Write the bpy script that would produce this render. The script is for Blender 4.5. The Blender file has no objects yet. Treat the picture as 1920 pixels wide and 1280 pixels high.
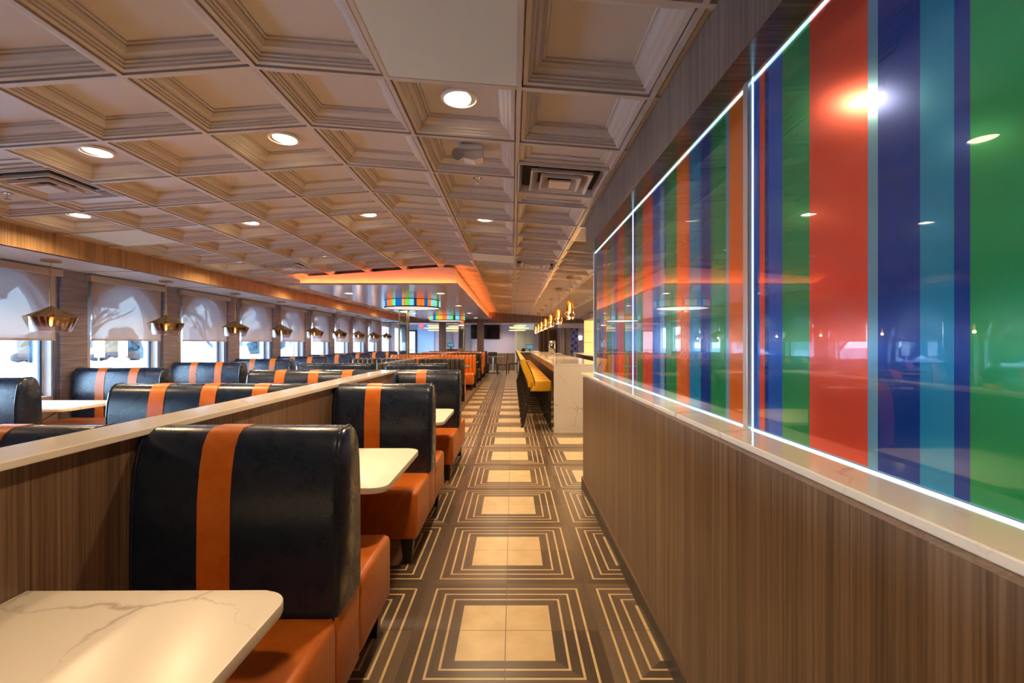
import bpy, bmesh, math, random
from mathutils import Vector, Matrix
random.seed(7)
PI = math.pi
H = 1.304                      # eye height above the floor
sc = bpy.context.scene
COL = sc.collection

# ------------------------------------------------------------------ materials
def new_mat(name):
    m = bpy.data.materials.new(name); m.use_nodes = True
    nt = m.node_tree; nt.nodes.clear()
    out = nt.nodes.new('ShaderNodeOutputMaterial')
    return m, nt, out
def node(nt, t, **kw):
    n = nt.nodes.new(t)
    for k, v in kw.items():
        if k.startswith('_'): setattr(n, k[1:], v)
        else: n.inputs[k.replace('__', ' ')].default_value = v
    return n
def rgba(c): return (c[0], c[1], c[2], 1.0)
def pbr(name, col, rough=.5, metal=0., coat=0., spec=.5, trans=0., emis=None, es=0., coatr=.03):
    m, nt, out = new_mat(name)
    p = nt.nodes.new('ShaderNodeBsdfPrincipled')
    p.inputs['Base Color'].default_value = rgba(col)
    p.inputs['Roughness'].default_value = rough
    p.inputs['Metallic'].default_value = metal
    p.inputs['Coat Weight'].default_value = coat
    p.inputs['Coat Roughness'].default_value = coatr
    p.inputs['Specular IOR Level'].default_value = spec
    p.inputs['Transmission Weight'].default_value = trans
    if emis:
        p.inputs['Emission Color'].default_value = rgba(emis)
        p.inputs['Emission Strength'].default_value = es
    nt.links.new(p.outputs[0], out.inputs[0])
    m['p'] = 1
    return m
def P(m): return [n for n in m.node_tree.nodes if n.type == 'BSDF_PRINCIPLED'][0]
def coords(nt, scale, kind='Object'):
    tc = nt.nodes.new('ShaderNodeTexCoord'); mp = nt.nodes.new('ShaderNodeMapping')
    mp.inputs['Scale'].default_value = scale
    nt.links.new(tc.outputs[kind], mp.inputs[0]); return mp.outputs[0]
def ramp(nt, fac, stops, interp='LINEAR'):
    r = nt.nodes.new('ShaderNodeValToRGB'); r.color_ramp.interpolation = interp
    el = r.color_ramp.elements
    while len(el) > 1: el.remove(el[-1])
    el[0].position = stops[0][0]; el[0].color = rgba(stops[0][1])
    for p_, c in stops[1:]:
        e = el.new(p_); e.color = rgba(c)
    nt.links.new(fac, r.inputs[0]); return r.outputs[0]
def math_(nt, op, a, b=None, c=None, clamp=False):
    n = nt.nodes.new('ShaderNodeMath'); n.operation = op; n.use_clamp = clamp
    for i, v in enumerate((a, b, c)):
        if v is None: continue
        if isinstance(v, (int, float)): n.inputs[i].default_value = v
        else: nt.links.new(v, n.inputs[i])
    return n.outputs[0]
def bump(nt, p, height, strength=.3, dist=.01):
    b = nt.nodes.new('ShaderNodeBump'); b.inputs['Strength'].default_value = strength
    b.inputs['Distance'].default_value = dist
    nt.links.new(height, b.inputs['Height']); nt.links.new(b.outputs[0], p.inputs['Normal'])

def wood(name, c0, c1, c2, scale=(105, 105, 1.1), rough=.42, coat=0.):
    m = pbr(name, c1, rough, coat=coat, coatr=.12); nt = m.node_tree; p = P(m)
    v = coords(nt, scale)
    n = node(nt, 'ShaderNodeTexNoise', Scale=1.0, Detail=4.0, Roughness=.65); nt.links.new(v, n.inputs['Vector'])
    v2 = coords(nt, tuple(s * .16 for s in scale))
    n2 = node(nt, 'ShaderNodeTexNoise', Scale=1.0, Detail=2.0, Distortion=.4); nt.links.new(v2, n2.inputs['Vector'])
    f = math_(nt, 'ADD', math_(nt, 'MULTIPLY', n.outputs[0], .72), math_(nt, 'MULTIPLY', n2.outputs[0], .28))
    c = ramp(nt, f, [(.36, c0), (.49, c1), (.62, c2)]); nt.links.new(c, p.inputs['Base Color'])
    bump(nt, p, n.outputs[0], .12, .002)
    return m
def marble(name, base, vein, scale=1.6, off=(0, 0, 0), rough=.12, thr=.42, wid=.028):
    m = pbr(name, base, rough, spec=.5); nt = m.node_tree; p = P(m)
    tc = nt.nodes.new('ShaderNodeTexCoord'); mp = nt.nodes.new('ShaderNodeMapping')
    mp.inputs['Location'].default_value = off
    mp.inputs['Rotation'].default_value = (.3, .5, .9)
    nt.links.new(tc.outputs['Object'], mp.inputs[0])
    nz = node(nt, 'ShaderNodeTexNoise', Scale=scale * 2.2, Detail=6.0, Roughness=.6); nt.links.new(mp.outputs[0], nz.inputs['Vector'])
    mix = nt.nodes.new('ShaderNodeMix'); mix.data_type = 'VECTOR'; mix.inputs[0].default_value = .16
    nt.links.new(mp.outputs[0], mix.inputs[4]); nt.links.new(nz.outputs['Color'], mix.inputs[5])
    vo = node(nt, 'ShaderNodeTexVoronoi', Scale=scale); vo.feature = 'DISTANCE_TO_EDGE'
    nt.links.new(mix.outputs[1], vo.inputs['Vector'])
    mask = node(nt, 'ShaderNodeTexNoise', Scale=scale * .8, Detail=1.0); nt.links.new(mp.outputs[0], mask.inputs['Vector'])
    mk = math_(nt, 'MULTIPLY', math_(nt, 'SUBTRACT', mask.outputs[0], thr, clamp=True), 5.0, clamp=True)
    width = math_(nt, 'MULTIPLY', mk, wid)
    d = math_(nt, 'DIVIDE', vo.outputs['Distance'], math_(nt, 'ADD', width, .005), clamp=True)
    inv = math_(nt, 'MULTIPLY', math_(nt, 'SUBTRACT', 1.0, d), math_(nt, 'ADD', math_(nt, 'MULTIPLY', mk, .55), .16))
    big = node(nt, 'ShaderNodeTexNoise', Scale=scale * 3, Detail=3.0); nt.links.new(mp.outputs[0], big.inputs['Vector'])
    f = math_(nt, 'ADD', inv, math_(nt, 'MULTIPLY', math_(nt, 'SUBTRACT', big.outputs[0], .5), .12), clamp=True)
    c = ramp(nt, f, [(0, base), (1, vein)]); nt.links.new(c, p.inputs['Base Color'])
    return m
def leather(name, c0, c1, rough=.3, crack=True, spec=.5):
    m = pbr(name, c0, rough, spec=spec); nt = m.node_tree; p = P(m)
    v = coords(nt, (1, 1, 1))
    n = node(nt, 'ShaderNodeTexNoise', Scale=14.0, Detail=3.0, Roughness=.6, Distortion=.6); nt.links.new(v, n.inputs['Vector'])
    c = ramp(nt, n.outputs[0], [(.35, c0), (.7, c1)]); nt.links.new(c, p.inputs['Base Color'])
    mixv = nt.nodes.new('ShaderNodeMix'); mixv.data_type = 'VECTOR'; mixv.inputs[0].default_value = .12
    nt.links.new(v, mixv.inputs[4]); nt.links.new(n.outputs['Color'], mixv.inputs[5])
    vo = node(nt, 'ShaderNodeTexVoronoi', Scale=34.0); vo.feature = 'DISTANCE_TO_EDGE'
    nt.links.new(mixv.outputs[1], vo.inputs['Vector'])
    hgt = math_(nt, 'ADD', math_(nt, 'MULTIPLY', math_(nt, 'MINIMUM', vo.outputs['Distance'], .08), 1.6 if crack else 1.0), n.outputs[0])
    bump(nt, p, hgt, .03, .002)
    rr = math_(nt, 'ADD', math_(nt, 'MULTIPLY', n.outputs[0], .12), rough - .05)
    nt.links.new(rr, p.inputs['Roughness'])
    return m
def emit(name, col, s):
    m, nt, out = new_mat(name)
    e = node(nt, 'ShaderNodeEmission', Strength=s); e.inputs[0].default_value = rgba(col)
    nt.links.new(e.outputs[0], out.inputs[0]); return m
def thin_glass(name, col, gloss=.08, rough=.0, tint=None):
    m, nt, out = new_mat(name)
    t = nt.nodes.new('ShaderNodeBsdfTransparent'); t.inputs[0].default_value = rgba(col)
    g = node(nt, 'ShaderNodeBsdfGlossy', Roughness=rough); g.inputs[0].default_value = rgba(tint or (1, 1, 1))
    lw = node(nt, 'ShaderNodeLayerWeight', Blend=.35)
    f = math_(nt, 'ADD', math_(nt, 'MULTIPLY', lw.outputs['Fresnel'], .8), gloss, clamp=True)
    mx = nt.nodes.new('ShaderNodeMixShader'); nt.links.new(f, mx.inputs[0])
    nt.links.new(t.outputs[0], mx.inputs[1]); nt.links.new(g.outputs[0], mx.inputs[2])
    nt.links.new(mx.outputs[0], out.inputs[0]); return m

M = {}
M['ceil'] = pbr('ceiling_paint', (.50, .43, .36), .38)
M['ceil_white'] = pbr('plain_panel_paint', (.60, .64, .58), .5)
M['ceil_low'] = pbr('low_ceiling_paint', (.62, .62, .64), .35)
M['tee'] = pbr('ceiling_grid_paint', (.52, .44, .36), .35)
M['darkvoid'] = pbr('vent_dark', (.01, .01, .01), .9)
M['walnut'] = wood('walnut_laminate', (.085, .051, .031), (.150, .094, .057), (.23, .152, .098), rough=.38)
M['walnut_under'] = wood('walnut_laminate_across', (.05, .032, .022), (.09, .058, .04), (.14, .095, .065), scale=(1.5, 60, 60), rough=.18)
M['oakband'] = wood('honey_laminate', (.19, .10, .042), (.32, .185, .08), (.46, .28, .13), rough=.4)
M['woodcurb'] = wood('curb_wood', (.10, .065, .04), (.16, .10, .065), (.22, .15, .10), scale=(60, 1.2, 60))
M['marble'] = marble('white_quartz', (.66, .59, .49), (.26, .21, .16), 2.4, thr=.36, wid=.022)
M['marble_table'] = marble('white_quartz_table', (.80, .74, .63), (.26, .21, .16), 2.0, off=(.35, .2, .1), rough=.32, thr=.46, wid=.020)
M['marble_cap'] = marble('white_quartz_cap', (.80, .75, .66), (.36, .30, .25), 2.2, off=(3, 1, 0), rough=.08)
M['navy'] = leather('navy_leather', (.0055, .0125, .030), (.0075, .0165, .039), .27, spec=.6)
M['orange'] = leather('orange_leather', (.46, .105, .008), (.56, .145, .014), .34, crack=False)
M['orange_dk'] = pbr('orange_piping', (.30, .075, .012), .4)
M['black_vinyl'] = leather('black_vinyl', (.045, .040, .036), (.075, .066, .058), .25, crack=False)
M['orange_vinyl'] = leather('bright_orange_vinyl', (.62, .15, .015), (.72, .20, .03), .3, crack=False)
M['yellow'] = leather('mustard_vinyl', (.80, .38, .010), (.86, .44, .02), .34, crack=False)
M['blackwood'] = pbr('black_stained_wood', (.018, .013, .010), .35)
M['chrome'] = pbr('chrome', (.8, .8, .82), .08, 1.0)
M['steel'] = pbr('brushed_steel', (.60, .58, .56), .28, 1.0)
M['brass'] = pbr('brass', (.62, .46, .22), .22, 1.0)
M['white'] = pbr('white_enamel', (.78, .76, .72), .4)
M['white_ext'] = pbr('white_stucco', (.85, .86, .88), .7)
M['plastic_grey'] = pbr('grey_plastic', (.85, .86, .84), .3)
M['black'] = pbr('black_plastic', (.008, .008, .009), .25)
M['screen'] = emit('monitor_glow', (.15, .42, .60), .7)
M['wall_tan'] = pbr('window_wall_plaster', (.42, .35, .31), .6)
M['lilac'] = pbr('lilac_wall_paint', (.52, .48, .60), .5)
M['blue_wall_daylit'] = pbr('daylit_blue_wall_paint', (.42, .62, .85), .5)  # blue wall with the daylight on it put into the bright colour
M['grey_wall'] = pbr('grey_wall_paint', (.30, .27, .27), .5)
M['rear'] = pbr('rear_wall_paint', (.40, .34, .30), .6)
M['door_brown'] = pbr('dark_brown_door', (.05, .02, .012), .35)
M['win_dark'] = pbr('window_metal', (.02, .03, .05), .4, .3)
M['guide'] = pbr('shade_guide_metal', (.12, .15, .24), .3, .5)
M['snow'] = pbr('snow', (.80, .86, .94), .8)
M['bark'] = pbr('bark', (.035, .035, .04), .9)
M['evergreen'] = pbr('evergreen', (.012, .024, .026), .9)
M['bldg'] = pbr('pale_siding', (.30, .32, .35), .8)
M['asphalt'] = pbr('wet_road', (.16, .17, .19), .6)
M['exit'] = emit('exit_red', (1, .12, .16), 1.3)
M['lens'] = emit('warm_lens', (1.0, .80, .50), 22)
M['filament'] = emit('filament', (1.0, .50, .14), 16)
M['led_white'] = emit('led_white', (.50, .85, 1.0), 3.5)
M['led_orange'] = emit('led_orange', (1.0, .19, .04), 62)
M['ring'] = emit('ring_glow', (1.0, .70, .34), 1.3)
M['diffuser'] = emit('drum_diffuser', (1.0, .88, .76), .8)
M['glass'] = thin_glass('window_glass', (.97, .99, 1.0), .02)
M['clear'] = thin_glass('clear_glass', (.96, .96, .95), .05)
M['amber'] = thin_glass('amber_glass', (.97, .66, .24), .08, .05, (1, .72, .35))
M['amber_lo'] = thin_glass('pale_amber_glass', (.97, .82, .62), .08, .03, (1, .9, .75))
M['shelf_lit'] = pbr('backlit_shelf_panel', (.8, .62, .28), .4, emis=(1, .72, .22), es=.75)
M['mirror'] = pbr('mirror_cladding', (.75, .78, .74), .03, 1.0)

# pillar wallpaper: fine horizontal ribs
def ribbed():
    m = pbr('ribbed_wallpaper', (.20, .17, .18), .55); nt = m.node_tree; p = P(m)
    v = coords(nt, (3, 3, 75))
    n = node(nt, 'ShaderNodeTexNoise', Scale=1.0, Detail=3.0, Roughness=.6); nt.links.new(v, n.inputs['Vector'])
    c = ramp(nt, n.outputs[0], [(.35, (.13, .11, .13)), (.6, (.23, .19, .205)), (.75, (.30, .25, .26))])
    nt.links.new(c, p.inputs['Base Color']); bump(nt, p, n.outputs[0], .5, .006); return m
M['ribbed'] = ribbed()

# pendant glass: bronze coating that fades down the shade
def pendant_glass():
    m, nt, out = new_mat('bronze_fade_glass')
    tc = nt.nodes.new('ShaderNodeTexCoord'); sp = nt.nodes.new('ShaderNodeSeparateXYZ')
    nt.links.new(tc.outputs['Object'], sp.inputs[0])
    mr = node(nt, 'ShaderNodeMapRange'); mr.inputs['From Min'].default_value = -.175; mr.inputs['From Max'].default_value = -.07
    nt.links.new(sp.outputs['Z'], mr.inputs['Value'])
    t = nt.nodes.new('ShaderNodeBsdfTransparent')
    tcol = ramp(nt, mr.outputs[0], [(0, (.93, .90, .93)), (.6, (.62, .48, .38)), (1, (.42, .27, .13))]); nt.links.new(tcol, t.inputs[0])
    g = node(nt, 'ShaderNodeBsdfGlossy', Roughness=.06)
    gcol = ramp(nt, mr.outputs[0], [(0, (1, 1, 1)), (1, (.85, .58, .26))]); nt.links.new(gcol, g.inputs[0])
    lw = node(nt, 'ShaderNodeLayerWeight', Blend=.3)
    f = math_(nt, 'ADD', math_(nt, 'MULTIPLY', lw.outputs['Fresnel'], .28), math_(nt, 'MULTIPLY', mr.outputs[0], .40), clamp=True)
    f = math_(nt, 'ADD', f, .04, clamp=True)
    mx = nt.nodes.new('ShaderNodeMixShader'); nt.links.new(f, mx.inputs[0])
    nt.links.new(t.outputs[0], mx.inputs[1]); nt.links.new(g.outputs[0], mx.inputs[2]); nt.links.new(mx.outputs[0], out.inputs[0])
    return m
M['pendant'] = pendant_glass()

def shade_fabric():
    m, nt, out = new_mat('shade_fabric')
    t = nt.nodes.new('ShaderNodeBsdfTransparent'); t.inputs[0].default_value = (1, 1, 1, 1)
    d = nt.nodes.new('ShaderNodeBsdfDiffuse'); d.inputs[0].default_value = (.38, .32, .29, 1)
    tr = nt.nodes.new('ShaderNodeBsdfTranslucent'); tr.inputs[0].default_value = (.50, .48, .46, 1)
    a = nt.nodes.new('ShaderNodeMixShader'); a.inputs[0].default_value = .035
    nt.links.new(d.outputs[0], a.inputs[1]); nt.links.new(tr.outputs[0], a.inputs[2])
    b = nt.nodes.new('ShaderNodeMixShader'); b.inputs[0].default_value = .052
    nt.links.new(a.outputs[0], b.inputs[1]); nt.links.new(t.outputs[0], b.inputs[2])
    nt.links.new(b.outputs[0], out.inputs[0]); return m
M['shade'] = shade_fabric()

def awning_mat():
    m = pbr('awning_stripes', (.5, .5, .5), .8); nt = m.node_tree; p = P(m)
    tc = nt.nodes.new('ShaderNodeTexCoord'); sp = nt.nodes.new('ShaderNodeSeparateXYZ'); nt.links.new(tc.outputs['Object'], sp.inputs[0])
    w = math_(nt, 'FRACT', math_(nt, 'MULTIPLY', sp.outputs['Y'], 5.0))
    c = ramp(nt, w, [(0, (.48, .42, .38)), (.3, (.25, .30, .34)), (.45, (.62, .78, .85)), (.6, (.45, .42, .40)), (.8, (.30, .33, .36)), (.9, (.55, .7, .78))], 'CONSTANT')
    nt.links.new(c, p.inputs['Base Color']); return m
M['awning'] = awning_mat()

# floor: 0.846 m blocks of four patterned tiles
def floor_mat():
    m = pbr('patterned_floor_tile', (.3, .2, .1), .32); nt = m.node_tree; p = P(m)
    tc = nt.nodes.new('ShaderNodeTexCoord'); sp = nt.nodes.new('ShaderNodeSeparateXYZ'); nt.links.new(tc.outputs['Object'], sp.inputs[0])
    B = .846
    def cell(o, off):
        a = math_(nt, 'ADD', math_(nt, 'DIVIDE', math_(nt, 'SUBTRACT', o, off), B), 100.5)
        fr = math_(nt, 'SUBTRACT', math_(nt, 'FRACT', a), .5)           # -.5 .. .5 about block centre
        return math_(nt, 'MULTIPLY', fr, B), math_(nt, 'FLOOR', a)
    ux, ix = cell(sp.outputs['X'], -.031); uy, iy = cell(sp.outputs['Y'], 2.179)
    ax, ay = math_(nt, 'ABSOLUTE', ux), math_(nt, 'ABSOLUTE', uy)
    r = math_(nt, 'MAXIMUM', ax, ay)
    # per-quadrant tone
    comb = nt.nodes.new('ShaderNodeCombineXYZ')
    qx = math_(nt, 'GREATER_THAN', ux, 0.0); qy = math_(nt, 'GREATER_THAN', uy, 0.0); side = math_(nt, 'GREATER_THAN', ax, ay)
    nt.links.new(math_(nt, 'ADD', math_(nt, 'MULTIPLY', ix, 2.0), qx), comb.inputs[0])
    nt.links.new(math_(nt, 'ADD', math_(nt, 'MULTIPLY', iy, 2.0), qy), comb.inputs[1])
    nt.links.new(side, comb.inputs[2])
    wn = nt.nodes.new('ShaderNodeTexWhiteNoise'); nt.links.new(comb.outputs[0], wn.inputs[0])
    # grain along the strip direction
    g1 = node(nt, 'ShaderNodeTexNoise', Scale=1.0, Detail=3.0); nt.links.new(coords(nt, (110, 3, 1)), g1.inputs['Vector'])
    g2 = node(nt, 'ShaderNodeTexNoise', Scale=1.0, Detail=3.0); nt.links.new(coords(nt, (3, 110, 1)), g2.inputs['Vector'])
    gm = nt.nodes.new('ShaderNodeMix'); nt.links.new(side, gm.inputs[0]); nt.links.new(g2.outputs[0], gm.inputs[2]); nt.links.new(g1.outputs[0], gm.inputs[3])
    tone = math_(nt, 'ADD', math_(nt, 'MULTIPLY', wn.outputs[0], .55), math_(nt, 'MULTIPLY', gm.outputs[0], .45))
    dark = ramp(nt, tone, [(.15, (.050, .032, .019)), (.85, (.165, .115, .075))])
    bn = node(nt, 'ShaderNodeTexNoise', Scale=9.0, Detail=4.0); nt.links.new(coords(nt, (1, 1, 1)), bn.inputs['Vector'])
    beige = ramp(nt, bn.outputs[0], [(.3, (.56, .41, .215)), (.7, (.68, .52, .29))])
    def line(c, w=.0052):
        return math_(nt, 'LESS_THAN', math_(nt, 'ABSOLUTE', math_(nt, 'SUBTRACT', r, c)), w)
    lines = math_(nt, 'MAXIMUM', math_(nt, 'MAXIMUM', line(.262), line(.314)), line(.368))
    lt = math_(nt, 'MAXIMUM', lines, math_(nt, 'LESS_THAN', r, .208))
    mx = nt.nodes.new('ShaderNodeMix'); mx.data_type = 'RGBA'; nt.links.new(lt, mx.inputs[0]); nt.links.new(dark, mx.inputs[6]); nt.links.new(beige, mx.inputs[7])
    grout = math_(nt, 'MAXIMUM', math_(nt, 'LESS_THAN', math_(nt, 'MINIMUM', ax, ay), .0016), math_(nt, 'GREATER_THAN', r, .4214))
    mx2 = nt.nodes.new('ShaderNodeMix'); mx2.data_type = 'RGBA'; nt.links.new(grout, mx2.inputs[0]); nt.links.new(mx.outputs[2], mx2.inputs[6])
    mx2.inputs[7].default_value = (.10, .065, .04, 1)
    nt.links.new(mx2.outputs[2], p.inputs['Base Color'])
    bump(nt, p, math_(nt, 'SUBTRACT', 1.0, grout), .3, .002)
    return m
M['floor'] = floor_mat()

STRIPE = {'R': (.80, .085, .04), 'O': (.85, .18, .02), 'G': (.012, .30, .095), 'N': (.0, .048, .30),
          'B': (.004, .12, .58), 'T': (.01, .28, .52), 'L': (.16, .42, .60)}
SM = {}
for k, c in STRIPE.items():
    m = pbr('stripe_glass_' + k, c, .16, metal=.45, coat=1.0, coatr=.004)
    SM[k] = m
DRUM = {'O': (1, .17, .02), 'G': (.12, .62, .08), 'L': (.18, .62, .75), 'B': (.0, .12, .38), 'N': (.01, .04, .12), 'Y': (1, .42, .05)}
DM = {k: pbr('drum_glass_' + k, c, .15, emis=c, es=.9) for k, c in DRUM.items()}

# ------------------------------------------------------------------ mesh helpers
def BM(): return bmesh.new()
def box(bm, x0, x1, y0, y1, z0, z1, r=0., seg=2, mi=0):
    vs = [bm.verts.new((x, y, z)) for x in (x0, x1) for y in (y0, y1) for z in (z0, z1)]
    fs = [bm.faces.new([vs[i] for i in q]) for q in ((0, 1, 3, 2), (4, 6, 7, 5), (0, 4, 5, 1), (2, 3, 7, 6), (0, 2, 6, 4), (1, 5, 7, 3))]
    for f in fs: f.material_index = mi
    if r > 0:
        es = list({e for f in fs for e in f.edges})
        bmesh.ops.bevel(bm, geom=es, offset=r, segments=seg, profile=.5, affect='EDGES', clamp_overlap=True)
    return bm
def prism(bm, pts, axis, a, b, mi=0):
    def mk(p, t):
        return {'x': (t, p[0], p[1]), 'y': (p[0], t, p[1]), 'z': (p[0], p[1], t)}[axis]
    A = [bm.verts.new(mk(p, a)) for p in pts]; Bv = [bm.verts.new(mk(p, b)) for p in pts]
    n = len(pts)
    fs = [bm.faces.new(A), bm.faces.new(Bv)]
    for i in range(n): fs.append(bm.faces.new((A[i], A[(i + 1) % n], Bv[(i + 1) % n], Bv[i])))
    for f in fs: f.material_index = mi
    return fs
def sweep(bm, pts, secs, c):
    """profile pts (y,z) at sections (x, scale) scaled about c"""
    rows = []
    for x, s in secs:
        rows.append([bm.verts.new((x, c[0] + (p[0] - c[0]) * s, c[1] + (p[1] - c[1]) * (1 - (1 - s) * .35 if p[1] < c[1] else 1 - (1 - s) * .35))) for p in pts])
    n = len(pts)
    for a, b in zip(rows, rows[1:]):
        for i in range(n): bm.faces.new((a[i], a[(i + 1) % n], b[(i + 1) % n], b[i]))
    bm.faces.new(rows[0]); bm.faces.new(rows[-1])
def lathe(bm, prof, n=32, c=(0, 0, 0), mi=0, close=False):
    rings = []
    for r, z in prof:
        rings.append([bm.verts.new((c[0] + r * math.cos(2 * PI * i / n), c[1] + r * math.sin(2 * PI * i / n), c[2] + z)) for i in range(n)])
    for a, b in zip(rings, rings[1:]):
        for i in range(n):
            f = bm.faces.new((a[i], a[(i + 1) % n], b[(i + 1) % n], b[i])); f.material_index = mi
    if close:
        bm.faces.new(rings[0]); bm.faces.new(rings[-1])
def tube(bm, p0, p1, r0, r1=None, n=10):
    r1 = r0 if r1 is None else r1
    p0, p1 = Vector(p0), Vector(p1); d = (p1 - p0).normalized()
    u = d.orthogonal().normalized(); w = d.cross(u)
    A = [bm.verts.new(p0 + (u * math.cos(2 * PI * i / n) + w * math.sin(2 * PI * i / n)) * r0) for i in range(n)]
    Bv = [bm.verts.new(p1 + (u * math.cos(2 * PI * i / n) + w * math.sin(2 * PI * i / n)) * r1) for i in range(n)]
    for i in range(n): bm.faces.new((A[i], A[(i + 1) % n], Bv[(i + 1) % n], Bv[i]))
    bm.faces.new(A); bm.faces.new(Bv)
def path_tube(bm, pts, r, n=8):
    for a, b in zip(pts, pts[1:]): tube(bm, a, b, r, r, n)
def done(name, bm, mat, parent=None, smooth=None, loc=None, matrix=None):
    bmesh.ops.recalc_face_normals(bm, faces=bm.faces)
    me = bpy.data.meshes.new(name); bm.to_mesh(me); bm.free()
    for m in (mat if isinstance(mat, (list, tuple)) else [mat]): me.materials.append(m)
    if smooth is not None:
        me.shade_smooth(); me.set_sharp_from_angle(angle=math.radians(smooth))
    o = bpy.data.objects.new(name, me); COL.objects.link(o)
    if parent: o.parent = parent
    if loc: o.location = loc
    return o
def struct(name, bm, mat, parent=None, **kw):
    o = done(name, bm, mat, parent, **kw)
    if parent is None: o['kind'] = 'structure'
    return o
def tag(o, label, cat, group=None):
    o['label'] = label; o['category'] = cat
    if group: o['group'] = group
    return o
def thing(name, label, cat, loc=(0, 0, 0), rz=0, group=None):
    o = bpy.data.objects.new(name, None); COL.objects.link(o); o.empty_display_size = .1
    o.location = loc; o.rotation_euler = (0, 0, rz)
    return tag(o, label, cat, group)
def dup(o, label=None, loc=None, rz=None, parent=None):
    c = o.copy(); COL.objects.link(c)
    if parent: c.parent = parent
    if label: c['label'] = label
    if loc is not None: c.location = loc
    if rz is not None: c.rotation_euler = (0, 0, rz)
    for ch in list(o.children): dup(ch, parent=c)
    return c
def area(name, loc, size, power, col, parent=None, rot=(0, 0, 0), shape='DISK', size_y=None, spread=PI):
    l = bpy.data.lights.new(name, 'AREA'); l.shape = shape; l.size = size
    if size_y: l.size_y = size_y
    l.energy = power; l.color = col; l.spread = spread
    o = bpy.data.objects.new(name, l); COL.objects.link(o); o.location = loc; o.rotation_euler = rot
    if parent: o.parent = parent
    return o
ORD = ['first', 'second', 'third', 'fourth', 'fifth', 'sixth', 'seventh', 'eighth', 'ninth', 'tenth', 'eleventh', 'twelfth',
       'thirteenth', 'fourteenth', 'fifteenth', 'sixteenth', 'seventeenth']

# ------------------------------------------------------------------ room shell
Y0, YH, YB = -2.6, 19.5, 23.0         # rear wall, far header, back wall
XL, XBEAM, XR = -5.27, -4.42, 3.6
WG = lambda k: 5.92 + 1.64 * k        # window bay k near edge
def cz(x):                            # vaulted ceiling height over the floor
    return H + (1.269 - .070 * abs(x + 1.19) if x < -1.19 else 1.269 - .078 * (x + 1.19))

bm = BM(); box(bm, XL - .25, XR + .1, Y0 - .1, YB + .2, -.1, 0); struct('floor', bm, M['floor'])

# coffered ceiling -----------------------------------------------------------
TX0, TY0, T = .03, 2.214, .61
PROF = [(.305, 0), (.2935, 0), (.2935, .026), (.287, .026), (.286, .007), (.266, .009), (.264, .018), (.257, .021), (.255, .029), (.246, .031), (.244, .040),
        (.236, .045), (.222, .050), (.206, .064), (.204, .072), (.192, .072), (.190, .079), (.0, .079)]
NARROW = [(0., 0), (.0115, 0), (.0115, .012), (.045, .012), (.047, .022), (.085, .026), (.087, .034), (.15, .034)]
plain = {(-1, -1), (-1, 7), (-7, 4)}          # (col,row) flat white panels: col from TX0, row from TY0
vent_cells = {(0, 1): 1, (0, 2): 2, (-6, 1): 1, (-6, 2): 2, (-6, 7): 1, (-6, 8): 2, (0, 7): 1, (0, 8): 2}
def rect_ring(bm, x0, x1, y0, y1, prof, mi):
    prev = None
    for u, dz in prof:
        cx, cy = (x0 + x1) / 2, (y0 + y1) / 2
        hx, hy = (x1 - x0) / 2, (y1 - y0) / 2
        ix, iy = hx - u, hy - u
        if ix <= 0.001 or iy <= 0.001: break
        ring = [bm.verts.new((cx + sx * ix, cy + sy * iy, cz(cx + sx * ix) + dz * 1.12)) for sx, sy in ((-1, -1), (1, -1), (1, 1), (-1, 1))]
        if prev:
            for i in range(4):
                f = bm.faces.new((prev[i], prev[(i + 1) % 4], ring[(i + 1) % 4], ring[i])); f.material_index = mi
        prev = ring
    f = bm.faces.new(prev); f.material_index = mi
bm = BM(); RP = [(.305 - u, dz) for u, dz in PROF[:-1]]
c_lo, c_hi = int(math.floor((XBEAM - TX0) / T)), int(math.ceil((XR - TX0) / T))
r_lo, r_hi = int(math.floor((Y0 - TY0) / T)), int(math.ceil((YH - TY0) / T))
for c in range(c_lo, c_hi):
    for r in range(r_lo, r_hi):
        x0, x1, y0, y1 = TX0 + c * T, TX0 + (c + 1) * T, TY0 + r * T, TY0 + (r + 1) * T
        x0 = max(x0, XBEAM - .04); x1 = min(x1, XR); y0 = max(y0, Y0); y1 = min(y1, YH + .02)
        if x1 - x0 < .03 or y1 - y0 < .03: continue
        if (c, r) in plain: rect_ring(bm, x0, x1, y0, y1, [(0, 0), (.0115, 0), (.0115, .008)], 1 if False else 0); continue
        if (c, r) in vent_cells:
            if vent_cells[(c, r)] == 1: rect_ring(bm, x0, x1, y0, y0 + T * .5, NARROW, 0); 
            else: rect_ring(bm, x0, x1, y0 + T * .5, y1, NARROW, 0)
            continue
        if min(x1 - x0, y1 - y0) < .4: rect_ring(bm, x0, x1, y0, y1, [(0, 0), (.0115, 0), (.0115, .012), (.04, .012), (.042, .02)], 0); continue
        rect_ring(bm, x0, x1, y0, y1, RP, 0)
struct('ceiling', bm, M['ceil'])
for c, r, lab in ((-1, -1, 'large flat white ceiling panel overhead, the one nearest the camera'), (-1, 7, 'flat white ceiling panel in the coffers just before the lit island soffit'),
                  (-7, 4, 'flat white ceiling panel beside the honey wood beam over the windows')):
    bm = BM(); e = .012
    x0, x1, y0, y1 = TX0 + c * T + e, TX0 + (c + 1) * T - e, TY0 + r * T + e, TY0 + (r + 1) * T - e
    z0 = [cz(x) + .002 for x in (x0, x1)]
    prism(bm, [(x0, z0[0]), (x1, z0[1]), (x1, z0[1] + .006), (x0, z0[0] + .006)], 'y', y0, y1)
    tag(done('ceiling_panel', bm, M['ceil_white']), lab, 'ceiling panel')
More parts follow.
